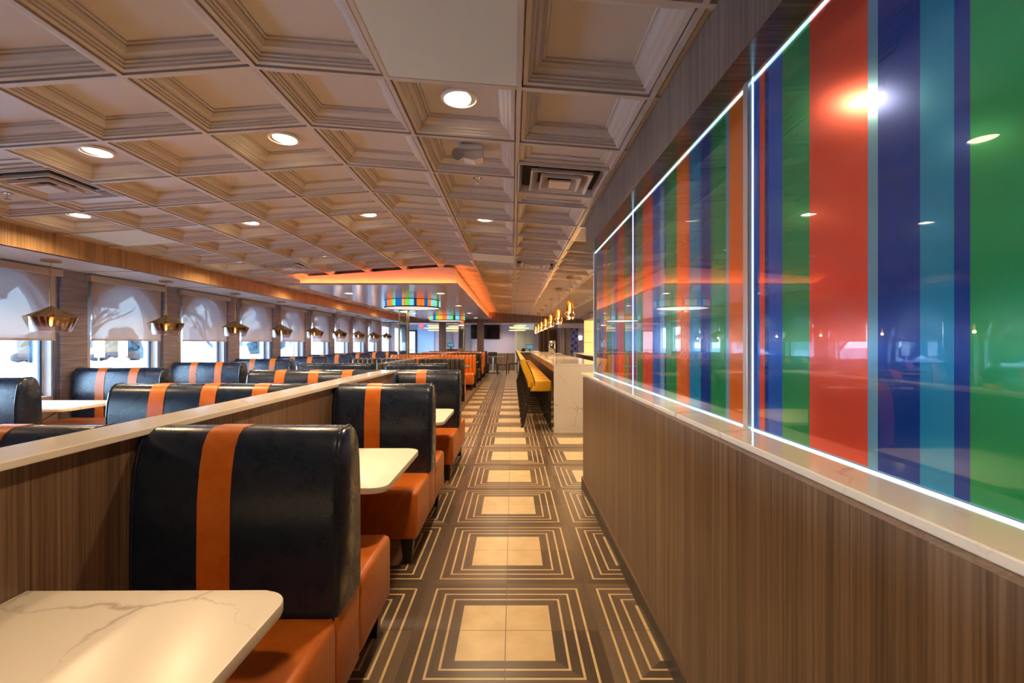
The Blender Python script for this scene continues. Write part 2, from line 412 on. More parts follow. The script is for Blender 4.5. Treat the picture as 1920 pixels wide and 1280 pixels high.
bm = BM(); box(bm, XL - .6, XR + .2, Y0 - .2, YB + .3, H + 1.45, H + 1.55); struct('ceiling', bm, M['rear'])  # unseen roof slab added to keep sky light out from above
# low ceiling over the windows and the far room
bm = BM(); box(bm, XL - .1, XBEAM - .02, Y0, YH, H + .856, H + .90); struct('ceiling', bm, M['ceil_low'])
bm = BM(); box(bm, XL - .1, XR, YH + .1, YB, H + .88, H + .95); struct('ceiling', bm, M['ceil_low'])
bm = BM()
for k in range(-2, 9): box(bm, XL + .02, XBEAM - .05, WG(k) + 1.45 - .004, WG(k) + 1.45 + .004, H + .852, H + .857)
struct('trim_1', bm, M['grey_wall'])
# honey beam, far header, right soffit
bm = BM(); box(bm, XBEAM - .06, XBEAM, Y0, YH, H + .856, H + 1.10); struct('trim_2', bm, M['oakband'])
bm = BM(); box(bm, XL - .1, XR, YH, YH + .12, H + .82, H + 1.30); struct('trim_3', bm, M['walnut'])
bm = BM(); box(bm, .68, .69, Y0, 4.45, H + .865, H + 1.16); box(bm, .69, 1.0, 4.43, 4.45, H + .865, H + 1.16); struct('trim_4', bm, M['walnut'])
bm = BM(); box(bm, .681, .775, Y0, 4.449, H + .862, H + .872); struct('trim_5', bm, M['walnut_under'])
bm = BM(); box(bm, .775, .785, Y0, 4.56, H + .860, H + .885); struct('trim_6', bm, M['steel'])

# outer walls
bm = BM(); box(bm, XL - .25, XR + .1, Y0 - .1, Y0, 0, H + 1.4); struct('wall_rear', bm, M['rear'])
bm = BM(); box(bm, XR, XR + .1, Y0, YB, 0, H + 1.4); struct('wall_right', bm, M['grey_wall'])

# window wall with arched openings -------------------------------------------
ZS, ZSP, RAD, WT = .70, H + .22, .565, .20
bays = list(range(-4, 8))
bm = BM()
def quad(bm, pts, mi=0):
    f = bm.faces.new([bm.verts.new(p) for p in pts]); f.material_index = mi; return f
for k in bays:
    c = WG(k) + .635; a, b = c - RAD, c + RAD; lo, hi = c - .82, c + .82
    for X, in ((XL,), (XL - WT,)):
        quad(bm, [(X, lo, 0), (X, hi, 0), (X, hi, ZS), (X, lo, ZS)])
        quad(bm, [(X, lo, ZS), (X, a, ZS), (X, a, H + 1.0), (X, lo, H + 1.0)])
        quad(bm, [(X, b, ZS), (X, hi, ZS), (X, hi, H + 1.0), (X, b, H + 1.0)])
        N = 20
        for i in range(N):
            t0, t1 = PI - PI * i / N, PI - PI * (i + 1) / N
            p0, p1 = (c + RAD * math.cos(t0), ZSP + RAD * math.sin(t0)), (c + RAD * math.cos(t1), ZSP + RAD * math.sin(t1))
            quad(bm, [(X, p0[0], p0[1]), (X, p1[0], p1[1]), (X, p1[0], H + 1.0), (X, p0[0], H + 1.0)])
    X0, X1 = XL, XL - WT
    for i in range(20):
        t0, t1 = PI - PI * i / 20, PI - PI * (i + 1) / 20
        p0, p1 = (c + RAD * math.cos(t0), ZSP + RAD * math.sin(t0)), (c + RAD * math.cos(t1), ZSP + RAD * math.sin(t1))
        quad(bm, [(X0, *p0), (X0, *p1), (X1, *p1), (X1, *p0)], 1)
    quad(bm, [(X0, a, ZS), (X0, a, ZSP), (X1, a, ZSP), (X1, a, ZS)], 1)
    quad(bm, [(X0, b, ZS), (X0, b, ZSP), (X1, b, ZSP), (X1, b, ZS)], 1)
    quad(bm, [(X0, a, ZS), (X0, b, ZS), (X1, b, ZS), (X1, a, ZS)], 1)
yl0, yl1 = WG(bays[0]) + .635 - .82, WG(bays[-1]) + .635 + .82
for (a, b) in ((Y0, yl0),): box(bm, XL - WT, XL, a, b, 0, H + 1.0)
# tall rectangular windows at the far end of the window wall
segs = [(yl1, 19.25, 0), (19.25, 20.75, 1), (20.75, 21.35, 0), (21.35, 22.5, 1), (22.5, YB, 0)]
for a, b, w in segs:
    if w:
        box(bm, XL - WT, XL, a, b, 0, .55); box(bm, XL - WT, XL, a, b, H + .75, H + 1.0)
    else: box(bm, XL - WT, XL, a, b, 0, H + 1.0)
wl = struct('wall_left', bm, [M['wall_tan'], M['white_ext']])
# ribbed pilasters between the windows
for i, k in enumerate(bays):
    y = WG(k) - .38
    bm = BM(); box(bm, XL, XL + .045, y + .02, y + .36, 0, H + .856)
    struct('trim_%d' % (20 + i), bm, M['ribbed'])
    g = BM(); box(g, XL, XL + .018, y - .035, y - .005, .6, H + .84)
    tag(done('shade_guide', g, M['guide']), 'thin dark metal shade channel beside the %s wallpapered pilaster of the window wall' % ORD[i], 'shade guide', 'dark side channels of the roller shades')
bm = BM(); box(bm, XL, XL + .05, 19.0, 19.2, 0, H + .86); box(bm, XL, XL + .05, 20.8, 21.3, 0, H + .86); struct('trim_40', bm, M['lilac'])
# windows
n = 1
for k in bays:
    c = WG(k) + .635; bm = BM(); X = XL - WT + .05
    w = .03
    for y in (c - RAD + .0, c + RAD - w): box(bm, X, X + .05, y, y + w, ZS, ZSP)
    box(bm, X, X + .05, c - RAD, c + RAD, ZS, ZS + .04)
    N = 20
    for i in range(N):
        t0, t1 = PI * i / N, PI * (i + 1) / N
        o = [(c + r * math.cos(t), ZSP + r * math.sin(t)) for r, t in ((RAD, t0), (RAD, t1), (RAD - w, t1), (RAD - w, t0))]
        prism(bm, o, 'x', X, X + .05)
    f = struct('window_%d' % n, bm, M['white'])
    g = BM(); pts = [(c - RAD + .01, ZS + .01), (c + RAD - .01, ZS + .01)] + [(c + (RAD - .01) * math.cos(PI * i / 24), ZSP + (RAD - .01) * math.sin(PI * i / 24)) for i in range(25)]
    prism(g, pts, 'x', X + .02, X + .026); done('pane', g, M['glass'], f)
    g = BM(); box(g, X + .05, X + .075, c + RAD - .055, c + RAD - .03, ZS + .01, ZSP + .2); done('mullion', g, M['win_dark'], f)
    n += 1
for a, b in ((19.25, 20.75), (21.35, 22.5)):
    bm = BM(); X = XL - .12
    box(bm, X, X + .05, a, a + .07, .55, H + .75); box(bm, X, X + .05, b - .07, b, .55, H + .75); box(bm, X, X + .05, a, b, .55, .62)
    box(bm, X, X + .05, a, b, H + .68, H + .75)
    f = struct('window_%d' % n, bm, M['white']); g = BM(); box(g, X + .02, X + .026, a + .05, b - .05, .6, H + .7); done('pane', g, M['glass'], f); n += 1

# roller shades ----------------------------------------------------------------
for i, k in enumerate(bays):
    a, b = WG(k) - .03, WG(k) + 1.25
    t = thing('roller_shade', 'half lowered sheer roller shade on the %s arched window along the left wall' % ORD[i], 'window shade', (XL, (a + b) / 2, H), 0, 'roller shades on the arched windows')
    L = (b - a) / 2
    v = BM(); box(v, .02, .10, -L, L, .765, .84, .006); done('valance', v, M['wall_tan'], t)
    v = BM(); quad(v, [(.061, -L + .05, .045), (.061, L - .06, .045), (.061, L - .06, .77), (.061, -L + .05, .77)]); done('shade_fabric', v, M['shade'], t)
    v = BM(); box(v, .052, .070, -L + .05, L - .06, .028, .052, .004); done('hem_bar', v, M['wall_tan'], t)

# ------------------------------------------------------------------ exterior
bm = BM(); box(bm, -120, XL - WT - .01, -60, 140, -.45, -.15); struct('ground', bm, M['snow'])
bm = BM(); box(bm, -30, -20, -60, 140, -.15, -.13); tag(done('road', bm, M['asphalt']), 'grey slushy road crossing the snow outside the windows', 'road')
for i, k in enumerate(range(-3, 8)):
    y0, y1 = 6.45 + 1.64 * k, 7.43 + 1.64 * k
    bm = BM()
    prism(bm, [(XL - WT, H + 1.0), (-6.1, H + .62), (-6.1, H + .53), (-6.085, H + .53), (-6.085, H + .605), (XL - WT, H + .98)], 'y', y0, y1)
    tag(done('awning', bm, M['awning']), 'striped awning outside the %s arched window, seen through its shade' % ORD[i + 1], 'awning', 'striped awnings outside the windows')
def tree(loc, h, label, seed, n=4):
    rnd = random.Random(seed); bm = BM()
    def br(p, d, l, r, lev):
        q = p + d * l; tube(bm, p, q, r, r * .62, 6)
        if lev == 0: return
        for i in range(rnd.choice((3, 4)) if lev > 1 else 4):
            ax = Vector((rnd.uniform(-1, 1), rnd.uniform(-1, 1), rnd.uniform(-.1, .7))).normalized()
            nd = (d * .75 + ax * .75).normalized(); br(p + d * l * rnd.uniform(.55, 1.0), nd, l * rnd.uniform(.6, .8), r * .55, lev - 1)
    br(Vector((0, 0, 0)), Vector((0, 0, 1)), h * .3, h * .03, n)
    o = done('bare_tree', bm, M['bark'], loc=loc); return tag(o, label, 'tree', 'bare trees beyond the windows')
tree((-15, 16.5, -.15), 5.2, 'bare winter tree outside the leftmost window', 3)
tree((-16, 26.0, -.15), 5.4, 'young bare tree on the snow outside the second visible window', 5)
tree((-19, 42.0, -.15), 7.0, 'bare tree on the snow seen through the middle windows', 11)
tree((-14, 9.5, -.15), 5.0, 'bare tree outside the window nearest the camera', 21)
def shrub(loc, s, label, seed):
    rnd = random.Random(seed); bm = BM()
    for i in range(46):
        a, rr, z = rnd.uniform(0, 2 * PI), rnd.uniform(0, 1) ** .5 * s, rnd.uniform(.1, 1) * s * 1.25
        rr *= max(.25, 1 - z / (s * 1.7))
        mt = Matrix.Translation((rr * math.cos(a), rr * math.sin(a), z)) @ Matrix.Scale(s * rnd.uniform(.22, .34), 4)
        bmesh.ops.create_icosphere(bm, subdivisions=1, radius=1, matrix=mt)
    for v in bm.verts: v.co += Vector((rnd.uniform(-1, 1), rnd.uniform(-1, 1), rnd.uniform(-1, 1))) * s * .05
    return tag(done('evergreen', bm, M['evergreen'], loc=loc), label, 'evergreen tree', 'dark evergreens beyond the snow')
shrub((-33, 40.5, -.15), 1.9, 'dark evergreen beyond the road, right one outside the second visible window', 1)
shrub((-35, 35.5, -.15), 1.5, 'dark evergreen beyond the road, left one outside the second visible window', 2)
shrub((-34, 66, -.15), 2.6, 'distant evergreen outside the fourth visible window', 3)
for loc, sx, sy, sz, lab in (((-52, 50, -.15), 6, 14, 2.0, 'low pale building across the snow outside the leftmost window'), ((-60, 110, -.15), 8, 30, 4.5, 'long pale building far across the snow')):
    t = thing('building', lab, 'building', loc)
    b = BM(); box(b, -sx / 2, sx / 2, -sy / 2, sy / 2, 0, sz); done('wall', b, M['bldg'], t)
    b = BM(); box(b, -sx / 2 - .2, sx / 2 + .2, -sy / 2 - .2, sy / 2 + .2, sz, sz + .3); done('roof', b, M['white_ext'], t)
    for j in range(4):
        b = BM(); y = -sy / 2 + sy * (j + .5) / 4; box(b, sx / 2, sx / 2 + .05, y - .8, y + .8, .9, 2.0); done('window', b, M['win_dark'], t)
for i, (x, y) in enumerate(((-20, 23.2), (-20, 24.6), (-20, 26.3))):
    t = thing('road_sign', '%s of three small white roadside signs outside the second visible window' % ('leftmost', 'middle', 'rightmost')[i], 'sign', (x, y, -.13), 0, 'white roadside signs')
    b = BM(); tube(b, (0, 0, 0), (0, 0, 1.3), .03); done('post', b, M['steel'], t)
    b = BM(); box(b, .03, .06, -.28, .28, .75, 1.55); done('board', b, M['white'], t)

# ------------------------------------------------------------------ far end wall
def ax(px, D): return (px - 961) / 900 * D
bm = BM(); box(bm, XL - WT, XR + .1, YB, YB + .15, 0, H + 1.0); struct('wall_back', bm, M['lilac'])
bm = BM(); box(bm, -4.55, -3.75, YB - .03, YB, 0, H + .88); struct('trim_50', bm, M['blue_wall_daylit'])
bm = BM(); box(bm, -3.75, .16, YB - .03, YB, 0, .82); struct('trim_51', bm, M['walnut'])
bm = BM(); box(bm, -2.45, -2.0, YB - .04, YB - .03, .82, H + .88); box(bm, -3.3, -2.9, YB - .04, YB - .03, .82, H + .88); struct('trim_52', bm, M['grey_wall'])
# glass entrance door on the far left
bm = BM()
for a, b in ((-5.2, -5.12), (-4.66, -4.58)): box(bm, a, b, YB - .06, YB, 0, H + .62)
box(bm, -5.2, -4.58, YB - .06, YB, H + .55, H + .62); box(bm, -5.2, -4.58, YB - .06, YB, 0, .2)
d = struct('door_1', bm, M['win_dark'])
g = BM(); box(g, -5.12, -4.66, YB - .035, YB - .03, .2, H + .55); done('pane', g, pbr('door_daylight', (.7, .85, 1), .3, emis=(.7, .88, 1), es=1.2), d)
g = BM(); box(g, -5.10, -4.68, YB - .10, YB - .07, .95, .99); done('push_bar', g, M['steel'], d)
# brown doors, alcove
for i, (a, b) in enumerate(((1.32, 1.46), (1.52, 1.68), (1.76, 2.10))):
    bm = BM(); box(bm, a, b, YB - .05, YB, 0, H + .62); struct('door_%d' % (i + 2), bm, M['door_brown'])
bm = BM(); box(bm, 1.24, 2.14, YB - .03, YB, 0, H + .70); struct('trim_53', bm, wood('amber_trim', (.16, .07, .02), (.26, .13, .05), (.36, .2, .09)))
bm = BM(); box(bm, 2.14, 2.9, YB - 1.6, YB - 1.5, 0, H + .85); struct('trim_54', bm, M['grey_wall'])
for i, x in enumerate((2.30, 2.58)):
    bm = BM(); box(bm, x, x + .03, YB - 1.64, YB - 1.6, 0, H + .72); struct('trim_%d' % (55 + i), bm, M['oakband'])
def dotted():
    m = pbr('blue_dotted_wallpaper', (.2, .2, .4), .5); nt = m.node_tree; p = P(m)
    tc = nt.nodes.new('ShaderNodeTexCoord'); mp = nt.nodes.new('ShaderNodeMapping'); mp.inputs['Scale'].default_value = (5, 0, 5); mp.inputs['Rotation'].default_value = (0, .7, 0)
    nt.links.new(tc.outputs['Object'], mp.inputs[0])
    vo = node(nt, 'ShaderNodeTexVoronoi', Scale=1.0, Randomness=.05); nt.links.new(mp.outputs[0], vo.inputs[0])
    c = ramp(nt, vo.outputs['Distance'], [(0, (.06, .06, .20)), (.32, (.06, .06, .20)), (.36, (.24, .25, .48))]); nt.links.new(c, p.inputs['Base Color']); return m
bm = BM(); box(bm, ax(1070, 21.3), ax(1084.5, 21.3), 21.3, 21.39, 0, H + .72); struct('trim_57', bm, dotted())
bm = BM(); box(bm, ax(1084.5, 21.3), XR, 21.3, 21.36, 0, H + .85); struct('trim_58', bm, M['lilac'])
bm = BM(); box(bm, 2.0, 3.1, 20.2, 21.2, H + .66, H + .82); tag(done('bulkhead', bm, M['white']), 'white boxed bulkhead beneath the far header at the right', 'bulkhead')
t = thing('wall_sconce', 'glowing wall sconce on the lilac wall past the bar', 'wall lamp', (ax(1088, 21.3), 21.28, H + .23))
b = BM(); lathe(b, [(.02, -.1), (.07, -.09), (.09, .09), (.02, .1)], 16, close=True); done('lamp_shade', b, emit('sconce_glow', (1, .85, .8), 2), t, 40)
b = BM(); box(b, -.03, .03, .0, .02, -.25, .05); done('back_plate', b, M['steel'], t)
# service alcove with screens (far right of the tv wall)
bm = BM(); box(bm, ax(966, 22), ax(1002, 22), 22.4, 22.5, .9, H + .62); struct('trim_59', bm, wood('pale_green_panel', (.25, .28, .24), (.33, .37, .32), (.42, .45, .38), scale=(25, 25, .3)))
bm = BM(); box(bm, ax(966, 22), ax(1002, 22), 22.4, 22.5, H + .62, H + .88); struct('trim_60', bm, pbr('self_lit_white_paint', (.7, .85, .9), .4, emis=(.6, .8, .9), es=.25))  # upper alcove panel is no lamp, a faint glow is put into its paint
bm = BM(); box(bm, ax(965.5, 21.9), ax(968, 21.9), 21.9, 22.0, 0, H + .85); struct('trim_61', bm, M['white'])
t = thing('service_counter', 'white topped service counter carrying the point of sale screen', 'counter', (ax(988, 21.2), 21.2, 0))
b = BM(); box(b, -.35, .5, -.3, .3, 0, .90, .005); done('cabinet', b, M['walnut'], t)
b = BM(); box(b, -.38, .53, -.33, .33, .90, .94, .005); done('countertop', b, M['white'], t)
def monitor(loc, w, lab, s=1):
    t = thing('monitor', lab, 'monitor', loc)
    b = BM(); box(b, -w / 2, w / 2, -.02, .02, .10, .10 + w * .62, .006); done('case', b, M['black'], t)
    b = BM(); box(b, -w / 2 + .02, w / 2 - .02, -.024, -.02, .12, .08 + w * .62); done('screen', b, M['screen'], t)
    b = BM(); box(b, -.1, .1, -.08, .08, 0, .015); box(b, -.02, .02, 0, .02, .01, .12); done('stand', b, M['black'], t)
monitor((ax(993, 21.1), 21.1, .94), .32, 'lit blue touch screen on the white service counter by the bar')
t = thing('cash_register', 'small black register beside the screen on the service counter', 'cash register', (ax(981, 21.1), 20.98, .94))
b = BM(); box(b, -.1, .1, -.1, .1, 0, .08, .02); done('base', b, M['black'], t); b = BM(); box(b, -.05, .08, -.02, .02, .08, .14, .01); done('printer', b, M['black'], t)
t = thing('host_stand', 'narrow dark host stand between the wood columns under the ring lights', 'host stand', (ax(845.5, 21), 21, 0))
b = BM(); box(b, -.3, .3, -.2, .2, 0, 1.0, .01); done('cabinet', b, M['walnut'], t); b = BM(); box(b, -.33, .33, -.23, .23, 1.0, 1.04, .01); done('top', b, M['blackwood'], t)
monitor((ax(845.5, 21), 20.95, 1.04), .28, 'dark angled screen on the host stand between the columns')
# tv
t = thing('television', 'large black flat television on the lilac wall behind the wood column', 'television', (ax(910, YB), YB - .05, H + .56))
b = BM(); box(b, -.69, .69, -.03, .03, -.36, .36, .008); done('case', b, M['black'], t)
b = BM(); box(b, -.67, .67, -.033, -.03, -.34, .34); done('screen', b, pbr('tv_screen', (.006, .006, .007), .12), t)
b = BM(); box(b, -.2, .2, .03, .05, -.15, .15); done('bracket', b, M['black'], t)
# columns under the header
for px, i in ((901, 0), (830, 1)):
    bm = BM(); x = ax(px, 19.6); box(bm, x - .13, x + .13, YH - .05, YH + .2, 0, H + .82, .004)
    tag(done('wood_column', bm, M['walnut']), ('square wood column standing in front of the television', 'square wood column left of the host stand under the ring lights')[i], 'column')
# exit sign
t = thing('exit_sign', 'small red glowing exit sign over the far blue wall', 'exit sign', (ax(790, 21.5), 21.5, H + .78))
b = BM(); box(b, -.09, .09, -.02, .02, -.13, .07, .005); done('housing', b, M['exit'], t)
cu = bpy.data.curves.new('lettering', 'FONT'); cu.body = 'EXIT'; cu.size = .07; cu.align_x = 'CENTER'; cu.extrude = .002
tmp = bpy.data.objects.new('lettering', cu); me = bpy.data.meshes.new_from_object(tmp); bpy.data.objects.remove(tmp); me.materials.clear(); me.materials.append(M['white'])
tx = bpy.data.objects.new('lettering', me); COL.objects.link(tx); tx.parent = t; tx.location = (0, -.023, -.05); tx.rotation_euler = (PI / 2, 0, 0)

# ------------------------------------------------------------------ island soffit
IX0, IX1, IY0, IY1, IZ = -3.54, -.97, 8.0, YH, H + .96
t = thing('ceiling_soffit', 'large white dropped ceiling island edged with an orange glow', 'ceiling soffit', ((IX0 + IX1) / 2, IY0, IZ))
cx = (IX0 + IX1) / 2
fasc = BM()
for a, b in ((IX0, -1.19), (-1.19, IX1)):
    prism(fasc, [(a - cx, .02), (b - cx, .02), (b - cx, cz(b) - IZ), (a - cx, cz(a) - IZ)], 'y', 0, .05)
for x in (IX0, IX1 - .05):
    box(fasc, x - cx, x - cx + .05, .05, IY1 - IY0, .02, min(cz(x), cz(x + .05)) - IZ)
done('fascia', fasc, pbr('soffit_paint', (.60, .55, .50), .45), t)
b = BM(); box(b, IX0 - .075 - cx, IX1 + .075 - cx, -.075, IY1 - IY0, 0, .018); done('underside_panel', b, pbr('soffit_satin', (.50, .47, .47), .2), t)
b = BM(); box(b, IX0 - .07 - cx, IX1 + .07 - cx, -.07, -.064, .018, .034); box(b, IX0 - .075 - cx, IX0 - .069 - cx, -.06, IY1 - IY0, .018, .034); box(b, IX1 + .069 - cx, IX1 + .075 - cx, -.06, IY1 - IY0, .018, .034)
done('lip', b, M['white'], t)
b = BM(); box(b, IX0 - cx, IX1 - cx, -.062, -.046, .019, .024); box(b, IX0 - .062 - cx, IX0 - .046 - cx, -.046, IY1 - IY0, .019, .024); box(b, IX1 + .046 - cx, IX1 + .062 - cx, -.046, IY1 - IY0, .019, .024)
done('led_strip', b, M['led_orange'], t)

# drum lights
def drum(x, y, lab, phase):
    t = thing('drum_light', lab, 'ceiling light', (x, y, IZ), 0, 'stained glass drum lights under the island soffit')
    seq = 'BOLGNLBOOGLNLYGLOBGYOLGNLBOGLBYOGLNO'
    mats = [DM[k] for k in sorted(DM)]; idx = {k: i for i, k in enumerate(sorted(DM))}
    rnd = random.Random(phase); a = phase; bm = BM(); i = 0; R = .625
    while a < phase + 2 * PI - .001:
        w = min(rnd.choice((.06, .10, .14, .2, .26)), phase + 2 * PI - a); k = seq[i % len(seq)]; i += 1
        st = max(1, int(w / .05))
        for j in range(st):
            a0, a1 = a + w * j / st, a + w * (j + 1) / st
            for r0, r1 in ((R, R - .008),):
                f = quad(bm, [(R * math.cos(a0), R * math.sin(a0), -.155), (R * math.cos(a1), R * math.sin(a1), -.155), (R * math.cos(a1), R * math.sin(a1), -.01), (R * math.cos(a0), R * math.sin(a0), -.01)], idx[k])
        a += w
    o = done('glass_band', bm, mats, t)
    s = o.modifiers.new('thick', 'SOLIDIFY'); s.thickness = .006; s.offset = -1
    b = BM(); lathe(b, [(R + .005, -.150), (R + .005, -.175), (R - .02, -.175), (R - .02, -.15)], 48, close=False); done('rim', b, M['black'], t, 40)
    b = BM(); lathe(b, [(R + .004, -.012), (R + .004, 0), (R - .02, 0)], 48); done('top_ring', b, M['black'], t, 40)
    b = BM(); lathe(b, [(R - .02, -.168), (.3, -.172), (.0005, -.174)], 48); done('diffuser', b, M['diffuser'], t, 40)
    area('drum_lamp', (0, 0, -.178), 1.1, 9, (1, .88, .72), t)
drum(-2.27, 10.9, 'nearer striped stained glass drum light under the ceiling island', .3)
drum(-2.33, 17.1, 'farther striped stained glass drum light under the ceiling island', 1.7)
# mirror columns
for x, y, w, lab in ((-2.62, 11.6, .19, 'mirror clad square column below the nearer drum light'), (-2.03, 19.2, .22, 'mirror clad square column below the farther drum light')):
    t = thing('mirror_column', lab, 'column', (x, y, 0))
    b = BM(); box(b, -w / 2, w / 2, -w / 2, w / 2, 0, IZ - .002); done('mirror_cladding', b, M['mirror'], t)
    b = BM()
    for sx in (-1, 1):
        for sy in (-1, 1): box(b, sx * w / 2 - .012, sx * w / 2 + .012, sy * w / 2 - .012, sy * w / 2 + .012, 0, IZ - .002)
    done('corner_trim', b, M['brass'], t)

# ------------------------------------------------------------------ downlights
DL = [(-.275, .08, 'aisle'), (-.275, 2.52, 'aisle'), (-.275, 4.96, 'aisle'), (-.275, 8.01, 'aisle'), (-.275, 9.84, 'aisle'), (-.275, 12.28, 'aisle'), (-.275, 15.33, 'aisle'),
      (-1.495, 3.13, 'ridge'), (-1.495, 4.96, 'ridge'), (-1.495, 6.79, 'ridge'),
      (-2.715, 3.13, 'middle'), (-2.715, 4.96, 'middle'), (-2.715, 6.79, 'middle'),
      (-3.935, 2.52, 'window side'), (-3.935, 4.35, 'window side'), (-3.935, 6.79, 'window side'), (-3.935, 9.23, 'window side'), (-3.935, 12.28, 'window side'), (-3.935, 15.33, 'window side'),
      (1.555, 9.84, 'bar side'), (1.555, 6.18, 'bar side'), (1.555, 14.11, 'bar side')]
def downlight(x, y, z, r, power, lab, grp):
    t = thing('recessed_downlight', lab, 'downlight', (x, y, z), 0, grp)
    sl = 0
    b = BM(); lathe(b, [(r * 1.0, -.002), (r * 1.04, -.007), (r * 1.2, -.005), (r * 1.24, .0), (r * 1.24, .006), (r, .012)], 32); done('trim_ring', b, M['white'], t, 50)
    b = BM(); lathe(b, [(r, .002), (r * .5, -.002), (.0005, -.003)], 32); done('lens', b, M['lens'], t, 60)
    area('lamp', (0, 0, -.012), r * 1.7, power, (1.0, .70, .40), t, spread=2.5)
cnt = {}
for x, y, row in DL:
    i = cnt.get(row, 0); cnt[row] = i + 1
    if y < 2 : lab = 'unseen warm downlight added for light in the coffered ceiling overhead, %s row' % row  # unseen lamp added out of view for its light
    else: lab = 'round warm ceiling downlight, %s from the camera in the %s row' % (ORD[i - (1 if row == 'aisle' else 0)], row)
    downlight(x, y, cz(x) + .0885 - .004, .082, (19 if x < 1 else 34), lab, 'recessed downlights in the coffered ceiling')
for j, x in enumerate((-3.15, -1.385)):
    for i, y in enumerate((9.25, 12.3, 15.4, 18.2)):
        downlight(x, y, IZ - .001, .075, 10, '%s downlight from the front along the %s edge of the island soffit' % (ORD[i], ('left', 'right')[j]), 'downlights under the island soffit')

for i, (x, y) in enumerate(((-3.9, 21.2), (-2.2, 20.6), (-.4, 21.9), (1.0, 20.6))):  # lamps added to brighten the far room
    downlight(x, y, H + .879, .075, 22, 'downlight added to brighten the room beyond the far header, %s from the left' % ORD[i], 'added downlights beyond the far header')
# ------------------------------------------------------------------ vents, sprinklers, emergency light
def diffuser(x, y, lab):
    t = thing('air_diffuser', lab, 'air vent', (x, y, cz(x)), 0, 'square stepped ceiling air diffusers')
    sl = -.07 if x > -1.19 else .07
    t.rotation_euler = (0, .078 if x > -1.19 else -.07, 0)
    for i, s in enumerate((.300, .21, .14, .075)):
        b = BM(); w = .05 if i else .012; z0, z1 = -.004 - i * .006, .05 - i * .006
        if i == 3:
            box(b, -s, s, -s, s, z0, z0 + .012)
        else:
            s2 = s - (.055 if i else .03)
            o = [(-s, -s), (s, -s), (s, s), (-s, s)]; q = [(-s2, -s2), (s2, -s2), (s2, s2), (-s2, s2)]
            s1 = s - .012; p1 = [(-s1, -s1), (s1, -s1), (s1, s1), (-s1, s1)]
            for k in range(4):
                k2 = (k + 1) % 4
                quad(b, [(*o[k], z0), (*o[k2], z0), (*p1[k2], z0), (*p1[k], z0)])
                quad(b, [(*p1[k], z0), (*p1[k2], z0), (*q[k2], z1), (*q[k], z1)])
                quad(b, [(*o[k], z0), (*o[k2], z0), (*o[k2], z0 + .02), (*o[k], z0 + .02)])
        done(('frame', 'cone', 'cone', 'centre_plate')[i], b, M['tee'], t)
    b = BM(); box(b, -.27, .27, -.27, .27, .055, .06); done('duct_shade_plate', b, M['darkvoid'], t)  # flat black plate, shade inside the opening put into its colour
diffuser(.335, 3.434, 'stepped square air diffuser in the coffers above the aisle, nearest on the right')
diffuser(-3.325, 3.434, 'stepped square air diffuser at the upper left over the window booths')
diffuser(-3.325, 7.094, 'stepped square air diffuser just left of the island soffit front')
diffuser(.335, 7.094, 'stepped square air diffuser far along above the aisle near the bar')
t = thing('return_grille', 'louvered return air grille in the ceiling past the wood soffit end', 'air vent', (.945, 4.955, cz(.945)))
t.rotation_euler = (0, .078, 0)
b = BM()
for i in range(11): box(b, -.27, .27, -.26 + i * .05, -.235 + i * .05, .0, .02)
done('louvers', b, M['tee'], t)
b = BM(); box(b, -.3, -.27, -.3, .3, -.002, .015); box(b, .27, .3, -.3, .3, -.002, .015); box(b, -.27, .27, -.3, -.27, -.002, .015); box(b, -.27, .27, .27, .3, -.002, .015); done('frame', b, M['tee'], t)
def sprinkler(x, y, lab):
    t = thing('sprinkler', lab, 'sprinkler', (x, y, cz(x) + .088), 0, 'ceiling fire sprinklers')
    b = BM(); lathe(b, [(.0005, .0), (.034, .0), (.036, -.004), (.012, -.010), (.0005, -.010)], 20); done('escutcheon', b, M['chrome'], t, 40)
    b = BM(); tube(b, (0, 0, -.008), (0, 0, -.04), .008); lathe(b, [(.0005, -.042), (.02, -.042), (.02, -.045), (.0005, -.045)], 16); done('head', b, M['chrome'], t, 40)
sprinkler(-.275, 3.74, 'small chrome sprinkler in the coffer behind the emergency light')
sprinkler(-3.935, 3.74, 'small chrome sprinkler at the far left near the wood beam')
sprinkler(-3.935, 7.4, 'small chrome sprinkler left of the island soffit near the beam')
sprinkler(1.555, 7.4, 'small chrome sprinkler over the bar')
t = thing('emergency_light', 'white emergency lamp unit mounted in a coffer above the aisle', 'emergency light', (-.275, 3.13, cz(-.275) + .088))
b = BM(); box(b, -.075, .085, -.05, .06, -.055, 0, .015); done('housing', b, M['plastic_grey'], t, 40)
b = BM(); prism(b, [(-.04, -.055), (.085, -.055), (.085, -.10), (.03, -.115), (-.04, -.10)], 'y', -.06, .03); done('body', b, M['white'], t)
b = BM(); tube(b, (-.07, -.03, -.075), (-.075, -.085, -.085), .034, .038, 20); done('lamp_head', b, M['steel'], t, 40)

